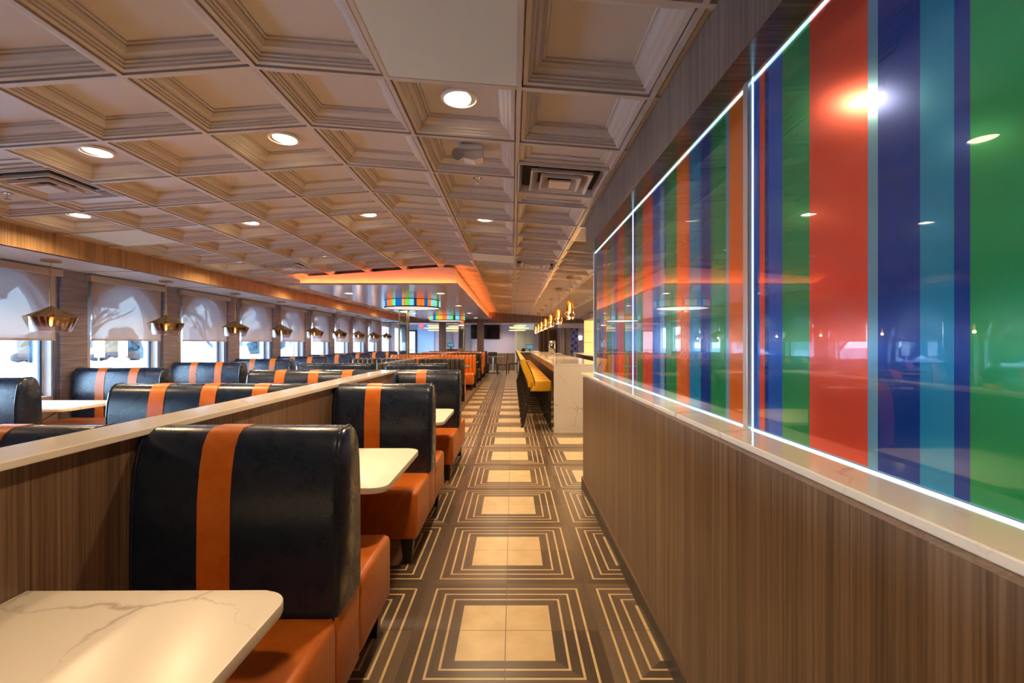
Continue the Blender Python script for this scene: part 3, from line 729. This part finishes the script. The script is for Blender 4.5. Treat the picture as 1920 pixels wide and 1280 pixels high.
# ------------------------------------------------------------------ right knee wall + striped glass
bm = BM(); box(bm, .634, .93, Y0, 4.32, 0, H - .303); struct('wall_knee', bm, M['walnut'])
bm = BM(); box(bm, .622, .634, Y0, 4.335, 0, .095); box(bm, .622, .93, 4.32, 4.335, 0, .095); struct('baseboard_right', bm, M['blackwood'])
bm = BM(); box(bm, .620, .634, Y0, 4.337, .095, .103); struct('trim_62', bm, M['woodcurb'])
bm = BM(); box(bm, .66, .94, Y0, 4.60, H - .303, H - .283, .003); tag(done('ledge', bm, M['marble_cap'], None), 'white quartz ledge capping the walnut wall beneath the striped glass', 'ledge')
g = thing('striped_glass_partition', 'tall partition of vertical red, orange, green and blue striped glass with lit edges', 'glass partition', (.79, 0, H - .283))
def D(px): return 711.0 / (px - 961)
near = [(99999, 'R'), (2300, 'O'), (2150, 'B'), (1985, 'G'), (1819, 'N'), (1789, 'T'), (1725, 'N'), (1646, 'L'), (1627, 'R'), (1518, 'G'), (1467, 'B'), (1441, 'N'), (1434, 'R'), (1424.7, 'B'), (1411, None)]
left = [(1403, 'N'), (1399, 'O'), (1367, 'L'), (1361, 'G'), (1333, 'N'), (1314, 'T'), (1293, 'R'), (1288.5, 'O'), (1269, 'G'), (1249, 'N'), (1246, 'L'), (1238, 'B'), (1224, 'R'), (1205, 'G'), (1195, 'L'), (1193, 'N'), (1186.8, None)]
left2 = [(1186.8, 'N'), (1179, 'G'), (1170, 'R'), (1158, 'N'), (1151, 'L'), (1147, 'G'), (1138, 'O'), (1132, 'L'), (1130.5, 'B'), (1123, 'G'), (1118.5, 'N'), (1116.2, None)]
ks = sorted(SM); ki = {k: i for i, k in enumerate(ks)}
for seq in (near, left, left2):
    bm = BM()
    for (a, k), (b_, _) in zip(seq, seq[1:]):
        y0 = D(a) if a < 9999 else -1.2; y1 = D(b_)
        if a > 9999: y0 = -1.2
        box(bm, 0, .012, y0, y1, .008, 1.17, mi=ki[k])
    done('glass_pane', bm, [SM[k] for k in ks], g)
bm = BM(); box(bm, .002, .014, Y0, -1.2, .008, 1.17); done('glass_pane', bm, [SM['G']], g)
bm = BM(); box(bm, -.018, .012, D(1411.5), D(1402.5), .0, 1.155, .002); done('post', bm, pbr('satin_post', (.62, .56, .50), .25, .4), g)
bm = BM(); box(bm, -.002, .0, D(1412.3), D(1411.6), .0, 1.15); done('led_strip', bm, M['led_white'], g)
bm = BM(); box(bm, -.002, .0, D(1187.1), D(1186.6), .0, 1.15); done('joint', bm, M['led_white'], g)
bm = BM(); box(bm, -.014, .02, D(1116.2), D(1116.2) + .03, 0, 1.155, .002); done('end_post', bm, M['white'], g)
bm = BM(); box(bm, -.005, -.001, -1.2, 4.58, .0, .004); done('led_strip', bm, M['led_white'], g)
bm = BM(); box(bm, -.005, -.001, -1.2, 4.58, 1.141, 1.144); done('led_strip', bm, M['led_white'], g)
bm = BM(); box(bm, .80, .95, Y0, 4.55, H - .283, H + 1.16); struct('wall_partition', bm, M['grey_wall'])

# ------------------------------------------------------------------ divider wall
bm = BM(); box(bm, -1.345, -1.23, Y0, 4.95, 0, H - .302); struct('wall_divider', bm, M['walnut'])
bm = BM(); box(bm, -1.375, -1.20, Y0, 4.99, H - .302, H - .280, .003); tag(done('ledge', bm, M['marble_cap']), 'long white quartz cap on the low walnut divider between booth rows', 'ledge')

# ------------------------------------------------------------------ booths
def back_profile(h, z0=.425, t=.113):
    half = [(t, z0), (t + .004, z0 + .14), (t, h - .22), (t - .012, h - .12), (t - .028, h - .055), (t - .05, h - .02), (t - .08, h - .003)]
    return [(-y, z) for y, z in half] + [(y, z) for y, z in reversed(half)]
def make_booth(label, x0, x1, stripes, h, y, group):
    w = x1 - x0; t = thing('booth_bench', label, 'booth', ((x0 + x1) / 2, y, 0), 0, group)
    a, b = -w / 2, w / 2
    for s in (-1, 1):
        q = BM(); y0, y1 = sorted((s * .112, s * .563)); box(q, a + .004, b - .004, y0, y1, .150, .432, .028, 4); done('seat', q, M['orange'], t, 50)
    q = BM(); box(q, a + .006, b - .006, -.1115, .1115, .152, .43, .006); done('base', q, M['orange'], t, 50)
    prof = back_profile(h)
    q = BM(); sweep(q, prof, [(a, .90), (a + .006, .955), (a + .016, .985), (a + .035, 1), (b - .035, 1), (b - .016, .985), (b - .006, .955), (b, .90)], (0, .7))
    done('backrest', q, M['navy'], t, 55)
    for sx in stripes:
        q = BM(); p2 = [(py * 1.035, .425 + (pz - .425) * 1.0045) for py, pz in prof]
        prism(q, p2, 'x', sx - .052, sx + .052); done('stripe', q, M['orange'], t, 55)
    for e in (a + .018, b - .018):
        q = BM(); path_tube(q, [(e, py * 1.0, pz) for py, pz in prof], .0045, 6)
        done('piping', q, M['navy'], t, 60)
    for sx in (a + .07, b - .07):
        for sy in (-.50, .50):
            q = BM()
            A = [q.verts.new((sx + i * .038, sy + j * .038, .155)) for i, j in ((-1, -1), (1, -1), (1, 1), (-1, 1))]
            B_ = [q.verts.new((sx + i * .022, sy + j * .022, 0)) for i, j in ((-1, -1), (1, -1), (1, 1), (-1, 1))]
            for i in range(4): q.faces.new((A[i], A[(i + 1) % 4], B_[(i + 1) % 4], B_[i]))
            q.faces.new(A); q.faces.new(B_); done('leg', q, M['blackwood'], t)
    return t
labs = ['nearest dark booth on the aisle, big single orange stripe, behind the foreground table', 'middle of the three striped booths along the aisle, between two quartz tables', 'farthest single striped booth on the aisle at the end of the divider']
b0 = make_booth(labs[0], -1.23, -.553, [-.06], 1.022, 1.643, 'single striped booths on the aisle')
for i in (1, 2): dup(b0, labs[i], (b0.location.x, 1.643 + 1.72 * i, 0))
labs = ['three striped booth just behind the divider at the far left bottom', 'three striped booth behind the divider, second from the camera', 'three striped booth behind the divider, third from the camera']
w3 = 2.77 - 1.375; b1 = make_booth(labs[0], -2.77, -1.38, [-w3 / 4, 0, w3 / 4], 1.022, 1.643, 'three striped booths behind the divider')
for i in (1, 2): dup(b1, labs[i], (b1.location.x, 1.643 + 1.72 * i, 0))
b2 = make_booth('two striped booth by the windows, nearest, only its dark end showing at the left edge', -5.20, -4.14, [-.19, .19], 1.012, 4.12, 'two striped booths along the windows')
for i in range(1, 9): dup(b2, 'two striped blue-black booth against the window wall, %s from the camera' % ORD[i], (b2.location.x, 4.12 + 1.64 * i, 0))

# tables -----------------------------------------------------------------------
def rrect(x0, x1, y0, y1, r, round_left=False, n=8):
    pts = []
    for cx_, cy_, a0, rd in ((x1 - r, y1 - r, 0, 1), (x0 + r, y1 - r, PI / 2, round_left), (x0 + r, y0 + r, PI, round_left), (x1 - r, y0 + r, 1.5 * PI, 1)):
        if rd: pts += [(cx_ + r * math.cos(a0 + PI / 2 * i / n), cy_ + r * math.sin(a0 + PI / 2 * i / n)) for i in range(n + 1)]
        else: pts.append((x0, y1) if a0 == PI / 2 else (x0, y0))
    return pts
def make_table(label, x0, x1, y, dz, depth=.80, side=1, group=None):
    t = thing('booth_table', label, 'table', (x0 if side > 0 else x1, y, 0), 0, group)
    L = x1 - x0
    q = BM(); pts = rrect(0, L, -depth / 2, depth / 2, .07)
    if side < 0: pts = [(-p[0], p[1]) for p in pts]
    fs = prism(q, pts, 'z', dz - .028, dz)
    es = [e for e in q.edges if abs(e.verts[0].co.z - e.verts[1].co.z) < 1e-6]
    bmesh.ops.bevel(q, geom=es, offset=.004, segments=2, profile=.5, affect='EDGES')
    done('tabletop', q, M['marble_table'], t, 40)
    q = BM(); s = side
    tube(q, (s * .015, 0, .32), (s * L * .62, 0, dz - .045), .014); box(q, min(s * .02, s * L * .7), max(s * .02, s * L * .7), -.03, .03, dz - .05, dz - .0285); done('bracket', q, M['chrome'], t, 60)
    return t
t0 = make_table('large foreground quartz table top with bold veins at the bottom left', -1.228, -.553, .763, .680, .90, 1, 'quartz tables on the aisle')
ta = make_table('quartz table between the first and second aisle booths', -1.228, -.553, 2.483, .674, .79, 1, 'quartz tables on the aisle')
dup(ta, 'quartz table between the second and third aisle booths', (-1.228, 4.215, 0))
ti = make_table('quartz table behind the divider, between the first and second inner booths', -2.55, -1.348, 2.483, .674, .79, -1, 'quartz tables behind the divider')
dup(ti, 'quartz table behind the divider, between the second and third inner booths', (-1.348, 4.215, 0))
tw = make_table('quartz table by the window, nearest one, reaching into view at the left', -5.222, -4.28, 4.94, .674, .72, 1, 'quartz tables along the windows')
for i in range(1, 8): dup(tw, 'quartz table by the window, %s from the camera' % ORD[i], (-5.222, 4.94 + 1.64 * i, 0))

# window pendants ---------------------------------------------------------------
def win_pendant(label, y):
    t = thing('pendant_lamp', label, 'pendant lamp', (-4.75, y, H + .856), 0, 'bronze glass pendants over the window tables')
    q = BM(); lathe(q, [(.0005, 0), (.083, 0), (.083, -.020), (.0005, -.020)], 32); done('canopy', q, M['brass'], t, 40)
    q = BM(); tube(q, (0, 0, -.02), (0, 0, -.33), .004); tube(q, (0, 0, -.33), (0, 0, -.49), .009, .013); done('rod', q, M['brass'], t, 60)
    q = BM()
    lathe(q, [(.020, -.478), (.03, -.49), (.12, -.540), (.205, -.583), (.214, -.592), (.208, -.604), (.158, -.735), (.150, -.742), (.0008, -.742)], 48)
    for v in q.verts: v.co.z += .52
    o = done('glass_shade', q, M['pendant'], t, 35); o.location = (0, 0, -.52)
    s = o.modifiers.new('thick', 'SOLIDIFY'); s.thickness = .003
    q = BM(); tube(q, (0, 0, -.49), (0, 0, -.585), .016, .016, 16); done('socket', q, M['brass'], t, 60)
    l = bpy.data.lights.new('bulb_light', 'POINT'); l.energy = 3.0; l.color = (1, .62, .28); l.shadow_soft_size = .02
    lo = bpy.data.objects.new('bulb_light', l); COL.objects.link(lo); lo.parent = t; lo.location = (0, 0, -.70)
    q = BM(); lathe(q, [(.0005, -.585), (.011, -.595), (.014, -.625), (.010, -.67), (.0005, -.685)], 16); done('bulb', q, M['filament'], t, 60)
    return t
wp = win_pendant('bronze glass pendant over the window table, nearest to the camera', 4.94)
for i in range(1, 9): dup(wp, 'bronze glass pendant over the window tables, %s from the camera' % ORD[i], (-4.75, 4.94 + 1.64 * i, H + .856))

# ------------------------------------------------------------------ zone two: channelled booths on a wood platform
PZ = .085
bm = BM(); box(bm, -3.55, -1.0, 7.05, 19.1, 0, PZ - .002); tag(done('platform', bm, M['walnut']), 'low walnut platform carrying the channel backed booths', 'platform')
bm = BM(); box(bm, -1.0, -.97, 7.0, 19.1, 0, PZ + .008, .003); tag(done('curb', bm, M['woodcurb']), 'wood curb along the aisle edge of the booth platform', 'curb')
def channel_unit(label, x0, x1, y, near_m, far_m, near_seat=True, far_seat=True, smooth_near=False):
    w = x1 - x0; a, b = -w / 2, w / 2; top = .994
    t = thing('channel_booth', label, 'booth', ((x0 + x1) / 2, y, PZ), 0, 'channel backed booths on the platform')
    top -= PZ
    q = BM(); box(q, a, b, -.02, .02, .02, top - .005); done('core_panel', q, M['blackwood'], t)
    for s, m, st in ((-1, near_m, near_seat), (1, far_m, far_seat)):
        q = BM()
        if s < 0 and smooth_near:
            box(q, a, b - .0, -.10, -.02, .12, top - .012, .03, 3); done('back_panel', q, M['navy'], t, 50)
            q = BM(); k = int(w / .07)
            for i in range(k): box(q, a + w * i / k + .001, a + w * (i + 1) / k - .001, -.085, .0, top - .03, top + .004, .015, 2)
            done('top_roll', q, M['navy'], t, 50)
        else:
            k = int(round(w / .095))
            for i in range(k):
                y0, y1 = sorted((s * .02, s * .105)); box(q, a + w * i / k + .0005, a + w * (i + 1) / k - .0005, y0, y1, .36, top, .034, 4)
            done('channel_back', q, m, t, 50)
        if st:
            q = BM(); y0, y1 = sorted((s * .10, s * .56)); box(q, a + .02, b - .03, y0, y1, .14, .43, .035, 4); done('seat', q, m, t, 50)
    for sx in (a + .06, b - .08):
        for s, st in ((-1, near_seat), (1, far_seat)):
            if st: q = BM(); tube(q, (sx, s * .5, .142), (sx, s * .5, 0), .03, .02, 8); done('leg', q, M['blackwood'], t)
    return t
KB, KO = M['black_vinyl'], M['orange_vinyl']
ys = [7.33, 9.87, 12.95, 15.2, 17.2, 18.8]
XRG, XLG = (-1.93, -.985), (-3.27, -2.12)
for side, (xa, xb) in (('right', XRG), ('left', XLG)):
    channel_unit('smooth navy back of the first platform booth, %s half' % side, xa, xb, ys[0], KB, KB, False, True, True)
    for i, y in enumerate(ys[1:]):
        nm, fm = (KB, KO) if i % 2 == 0 else (KO, KB)
        channel_unit('%s channel backed platform booth from the front, %s half, %s side showing' % (ORD[i + 1], side, 'black' if i % 2 == 0 else 'orange'), xa, xb, y, nm, fm, True, i < 4)
# spine benches running lengthwise
for i, (ya, yb) in enumerate(zip(ys, ys[1:])):
    m = KB if i in (0, 3, ) else (KO if i in (1, 2) else KB)
    m = [KB, KO, KB, KO, KB][i]
    t = thing('spine_back', 'lengthwise channelled back between the left and right platform booths, %s section' % ORD[i], 'booth back', (-2.025, (ya + yb) / 2, PZ), 0, 'lengthwise booth backs on the platform')
    L = yb - ya - .25; q = BM(); k = int(L / .095)
    for s in (-1, 1):
        for j in range(k):
            x0, x1 = sorted((s * .002, s * .085)); box(q, x0, x1, -L / 2 + L * j / k, -L / 2 + L * (j + 1) / k - .001, .14, .909, .02, 2)
    done('channel_back', q, m, t, 50)
for i in range(5):
    y = (ys[i] + ys[i + 1]) / 2
    for side, x0, x1 in (('right', -1.90, -1.02), ('left', -3.2, -2.15)):
        if side == 'left' and i == 1: continue
        t = thing('pedestal_table', 'dark edged table on the %s half of the platform, %s from the front' % (side, ORD[i]), 'table', ((x0 + x1) / 2, y, PZ), 0, 'tables on the platform')
        w = (x1 - x0) / 2
        q = BM(); box(q, -w, w, -.38, .38, .64, .67, .008); done('tabletop', q, M['walnut'], t)
        q = BM(); tube(q, (0, 0, .02), (0, 0, .64), .035, .035, 12); done('column', q, M['black'], t, 60)
        q = BM(); box(q, -.25, .25, -.03, .03, 0, .03); box(q, -.03, .03, -.25, .25, 0, .03); done('foot', q, M['black'], t)

# ------------------------------------------------------------------ bar
BX0, BX1, BY0, BY1, BZ = .603, 1.36, 7.0, 17.0, H - .303
t = thing('bar_counter', 'long white quartz bar counter with a veined waterfall end panel', 'bar counter', (BX0, BY0, 0))
q = BM(); box(q, 0, BX1 - BX0, 0, BY1 - BY0, BZ - .03, BZ, .003); done('countertop', q, M['marble'], t)
q = BM(); box(q, 0, BX1 - BX0, 0, .03, 0, BZ - .03); done('waterfall_end', q, M['marble'], t)
q = BM(); box(q, .32, BX1 - BX0 - .02, .03, BY1 - BY0, .0, BZ - .03); done('front_panel', q, M['walnut'], t)
q = BM(); box(q, .03, .32, .03, BY1 - BY0, BZ - .14, BZ - .03); done('apron', q, M['walnut'], t)
q = BM(); tube(q, (.22, .04, .17), (.22, BY1 - BY0, .17), .018); done('foot_rail', q, M['brass'], t, 60)
def stool(label, x, y):
    t = thing('bar_stool', label, 'bar stool', (x, y, 0), 0, 'mustard bar stools along the counter')
    # faces +x (the counter)
    q = BM(); box(q, -.18, .175, -.20, .20, .555, .72, .022, 3); done('seat', q, M['yellow'], t, 50)
    q = BM()
    pts = [(-.165, .56), (-.10, .60), (-.085, .72), (-.135, .86), (-.215, 1.02), (-.235, 1.055), (-.27, 1.065), (-.31, 1.05), (-.32, 1.01), (-.265, .86), (-.20, .72), (-.19, .60)]
    prism(q, pts, 'y', -.20, .20)
    es = [e for e in q.edges if abs(e.verts[0].co.y - e.verts[1].co.y) < 1e-6]
    bmesh.ops.bevel(q, geom=es, offset=.015, segments=3, profile=.5, affect='EDGES'); done('backrest', q, M['yellow'], t, 40)
    q = BM(); path_tube(q, [(-.196, -.203, .60), (-.205, -.203, .72), (-.27, -.203, .86), (-.325, -.203, 1.01), (-.312, -.203, 1.055)], .006, 6); done('piping', q, M['blackwood'], t, 60); q = BM(); path_tube(q, [(-.09, -.203, .64), (-.088, -.203, .72), (-.138, -.203, .86), (-.218, -.203, 1.02)], .006, 6); done('piping', q, M['blackwood'], t, 60)
    for sy in (-1, 1):
        q = BM(); Y = sy * .19
        prof = [(-.155, .62), (-.195, .62), (-.20, .50), (-.215, .35), (-.255, .15), (-.305, 0), (-.265, 0), (-.22, .15), (-.18, .35), (-.16, .50)]
        prism(q, [(p[0], p[1]) for p in prof], 'y', Y - .018, Y + .018); done('leg', q, M['blackwood'], t)
        q = BM(); box(q, .125, .165, Y - .018, Y + .018, 0, .56); done('leg', q, M['blackwood'], t)
    q = BM(); box(q, -.21, .15, -.18, -.16, .22, .245); box(q, -.21, .15, .16, .18, .22, .245); box(q, .13, .15, -.18, .18, .20, .23); box(q, -.215, -.20, -.18, .18, .30, .33); done('stretcher', q, M['blackwood'], t)
    return t
s0 = stool('mustard leather bar stool at the near end of the counter, fully seen from the side', .43, 7.62)
for i in range(1, 15): dup(s0, 'mustard bar stool tucked at the counter, %s from the near end' % ORD[i], (.43, 7.62 + .62 * i, 0))
def bar_pendant(label, y):
    x = .97; zc = cz(x)
    t = thing('bar_pendant', label, 'pendant lamp', (x, y, zc), 0, 'amber glass pendants over the bar'); zt = (H + .715) - zc
    q = BM(); lathe(q, [(.0005, .03), (.06, .03), (.06, -.012), (.0005, -.012)], 24); done('canopy', q, M['brass'], t, 40)
    q = BM(); tube(q, (0, 0, -.01), (0, 0, zt), .0045); done('cord', q, M['brass'], t, 60)
    q = BM(); lathe(q, [(.0005, zt + .0), (.048, zt), (.048, zt - .014), (.0005, zt - .014)], 24); done('cap', q, M['chrome'], t, 40)
    q = BM(); lathe(q, [(.046, zt - .014), (.056, zt - .05), (.070, zt - .12), (.079, zt - .185)], 10)
    o = done('amber_glass', q, M['amber'], t)
    q = BM(); lathe(q, [(.079, zt - .185), (.090, zt - .215), (.055, zt - .325), (.0008, zt - .326)], 10); done('clear_glass', q, M['amber_lo'], t)
    l = bpy.data.lights.new('bulb_light', 'POINT'); l.energy = 9; l.color = (1, .62, .28); l.shadow_soft_size = .03
    lo = bpy.data.objects.new('bulb_light', l); COL.objects.link(lo); lo.parent = t; lo.location = (0, 0, zt - .24)
    q = BM(); lathe(q, [(.0005, zt - .03), (.012, zt - .05), (.017, zt - .12), (.010, zt - .19), (.0005, zt - .20)], 12); done('bulb', q, M['filament'], t, 60)
    return t
bp = bar_pendant('amber glass pendant over the bar, largest and nearest', 8.11)
for i in range(1, 7): dup(bp, 'amber glass pendant over the bar, %s from the near end' % ORD[i], (.97, 8.11 + 1.96 * i, cz(.97)))
# tap tower on the counter
t = thing('tap_tower', 'chrome beverage tower standing on the bar counter', 'beverage tower', (ax(1035, 13.4), 13.4, BZ))
q = BM(); box(q, -.085, .085, -.09, .09, 0, .37, .012); done('body', q, M['chrome'], t, 40)
q = BM()
for x in (-.04, .04): tube(q, (x, -.09, .22), (x, -.15, .20), .012); tube(q, (x, -.15, .20), (x, -.15, .28), .01, .014)
done('tap', q, M['black'], t, 60)
t = thing('plate_stack', 'small stack of plates on the bar counter beside the chrome tower', 'plates', (1.22, 12.9, BZ))
q = BM(); lathe(q, [(.0005, 0), (.07, 0), (.11, .02), (.11, .03), (.0005, .03)], 24); done('plates', q, M['white'], t, 40)
# back bar
t = thing('back_bar', 'glowing yellow back bar shelving unit behind the counter', 'shelving', (2.40, 12.8, 0))
q = BM(); box(q, 0, .5, -3.6, 3.3, 0, .95); done('cabinet', q, M['walnut'], t)
q = BM(); box(q, -.30, .5, -3.6, 3.9, .95, .98); done('countertop', q, M['white'], t)
q = BM(); box(q, -.28, .0, 3.3, 3.88, 0, .95); done('end_cabinet', q, M['white'], t)
q = BM(); box(q, .3, .34, -3.6, 3.3, .98, H + .75); done('lit_panel', q, M['shelf_lit'], t)
q = BM(); box(q, 0, .3, 3.26, 3.3, .98, H + .75); done('side_panel', q, M['shelf_lit'], t)
q = BM(); box(q, -.02, .34, -3.6, 3.32, H + .75, H + .90); done('valance', q, M['walnut'], t)
for z in (1.32, 1.66): q = BM(); box(q, .0, .3, -3.6, 3.26, z, z + .015); done('shelf', q, M['clear'], t)
# ring chandeliers
def ring_light(x, y, lab, ph):
    t = thing('ring_chandelier', lab, 'chandelier', (x, y, H + .88), 0, 'stacked glowing ring chandeliers')
    q = BM(); tube(q, (0, 0, 0), (0, 0, -.10), .004); 
    for a in (0, 2, 4): tube(q, (0, 0, -.02), (.3 * math.cos(a), .3 * math.sin(a), -.38), .002)
    lathe(q, [(.0005, 0), (.07, 0), (.07, -.02), (.0005, -.02)], 16); done('suspension', q, M['steel'], t)
    for i, (dx, r, z) in enumerate(((.08, .28, -.12), (-.04, .34, -.19), (.06, .42, -.235), (-.03, .36, -.33))):
        q = BM(); n = 40
        lathe(q, [(r - .02, z - .015), (r + .0, z - .015), (r + .0, z + .015), (r - .02, z + .015), (r - .02, z - .015)], n, (dx * ph, 0, 0)); done('ring', q, M['ring'], t, 40)
ring_light(ax(971, 21), 20.8, 'stacked glowing ring chandelier above the far tables left of the bar', 1)
ring_light(ax(818, 21), 20.8, 'stacked glowing ring chandelier left of the host stand', -1)
ring_light(ax(846, 21), 21.6, 'stacked glowing ring chandelier over the host stand', 1)

# far tables and chairs
def far_table(x, y, lab):
    t = thing('dining_table', lab, 'table', (x, y, 0), 0, 'square tables at the far end')
    q = BM(); box(q, -.42, .42, -.4, .4, .69, .72, .006); done('tabletop', q, M['walnut'], t)
    q = BM(); tube(q, (0, 0, .02), (0, 0, .69), .04, .04, 12); done('column', q, M['steel'], t, 60)
    q = BM(); box(q, -.28, .28, -.035, .035, 0, .03); box(q, -.035, .035, -.28, .28, 0, .03); done('foot', q, M['black'], t)
far_table(-.82, 20.7, 'dark square dining table at the end of the aisle'); far_table(-2.6, 22.0, 'dark square dining table behind the platform booths')
def chair(lab, x, y, rz):
    t = thing('dining_chair', lab, 'chair', (x, y, 0), rz, 'black chairs at the far end')
    q = BM(); box(q, -.2, .2, -.2, .2, .40, .455, .012); done('seat', q, M['black_vinyl'], t, 50)
    q = BM(); prism(q, [(.16, .44), (.20, .44), (.27, .88), (.235, .90)], 'y', -.2, .2); done('backrest', q, M['black_vinyl'], t)
    for i in (-1, 1):
        for j in (-1, 1):
            q = BM(); tube(q, (i * .17, j * .17, .41), (i * .19, j * .18, 0), .02, .015, 8); done('leg', q, M['blackwood'], t)
    return t
ch = chair('black padded chair at the end of the aisle, back toward the bar', -.43, 19.75, 0)
dup(ch, 'black chair at the end table nearest the platform, facing right', (-1.22, 20.2, 0), PI)
dup(ch, 'black chair beside the first bar stools far end, facing the dining table', (.02, 20.6, 0), 0)
dup(ch, 'black chair behind the end table against the back wall', (-.9, 21.5, 0), PI / 2)

# ------------------------------------------------------------------ world + portals + camera
w = bpy.data.worlds.new('World'); sc.world = w; w.use_nodes = True
nt = w.node_tree; bg = [n_ for n_ in nt.nodes if n_.type == 'BACKGROUND'][0]
tc = nt.nodes.new('ShaderNodeTexCoord'); sp = nt.nodes.new('ShaderNodeSeparateXYZ'); nt.links.new(tc.outputs['Generated'], sp.inputs[0])
cl = node(nt, 'ShaderNodeTexNoise', Scale=4.0, Detail=5.0); nt.links.new(tc.outputs['Generated'], cl.inputs['Vector'])
f = math_(nt, 'ADD', math_(nt, 'MULTIPLY', sp.outputs['Z'], .8), math_(nt, 'MULTIPLY', math_(nt, 'SUBTRACT', cl.outputs[0], .5), .5), clamp=True)
c = ramp(nt, f, [(0, (.56, .78, 1.0)), (.5, (.36, .62, 1.0)), (1, (.20, .46, 1.0))]); nt.links.new(c, bg.inputs['Color'])
bg.inputs['Strength'].default_value = 36
for k in bays:
    l = area('window_portal', (XL - WT + .01, WG(k) + .635, (ZS + H + .79) / 2), 1.13, 10, (1, 1, 1), None, (0, -PI / 2, 0), 'RECTANGLE', 1.13)
    l.data.size = H + .79 - ZS; l.data.size_y = 1.13; l.data.cycles.is_portal = True
cam = bpy.data.cameras.new('camera'); co = bpy.data.objects.new('camera', cam); COL.objects.link(co)
cam.sensor_width = 36; cam.lens = 900 / 1920 * 36; cam.shift_x = -1 / 1920; cam.shift_y = 3 / 1920
cam.clip_start = .02; cam.clip_end = 400
co.location = (0, 0, H); co.rotation_euler = (PI / 2, 0, 0); sc.camera = co
vs = sc.view_settings; vs.view_transform = 'Standard'; vs.look = 'None'; vs.gamma = 1; vs.use_curve_mapping = False; vs.exposure = 0.22
cy = sc.cycles; cy.use_denoising = True; cy.use_adaptive_sampling = True; cy.adaptive_threshold = .025; cy.max_bounces = 10; cy.diffuse_bounces = 4; cy.glossy_bounces = 4; cy.transparent_max_bounces = 16
cy.sample_clamp_indirect = 6; cy.caustics_reflective = False; cy.caustics_refractive = False
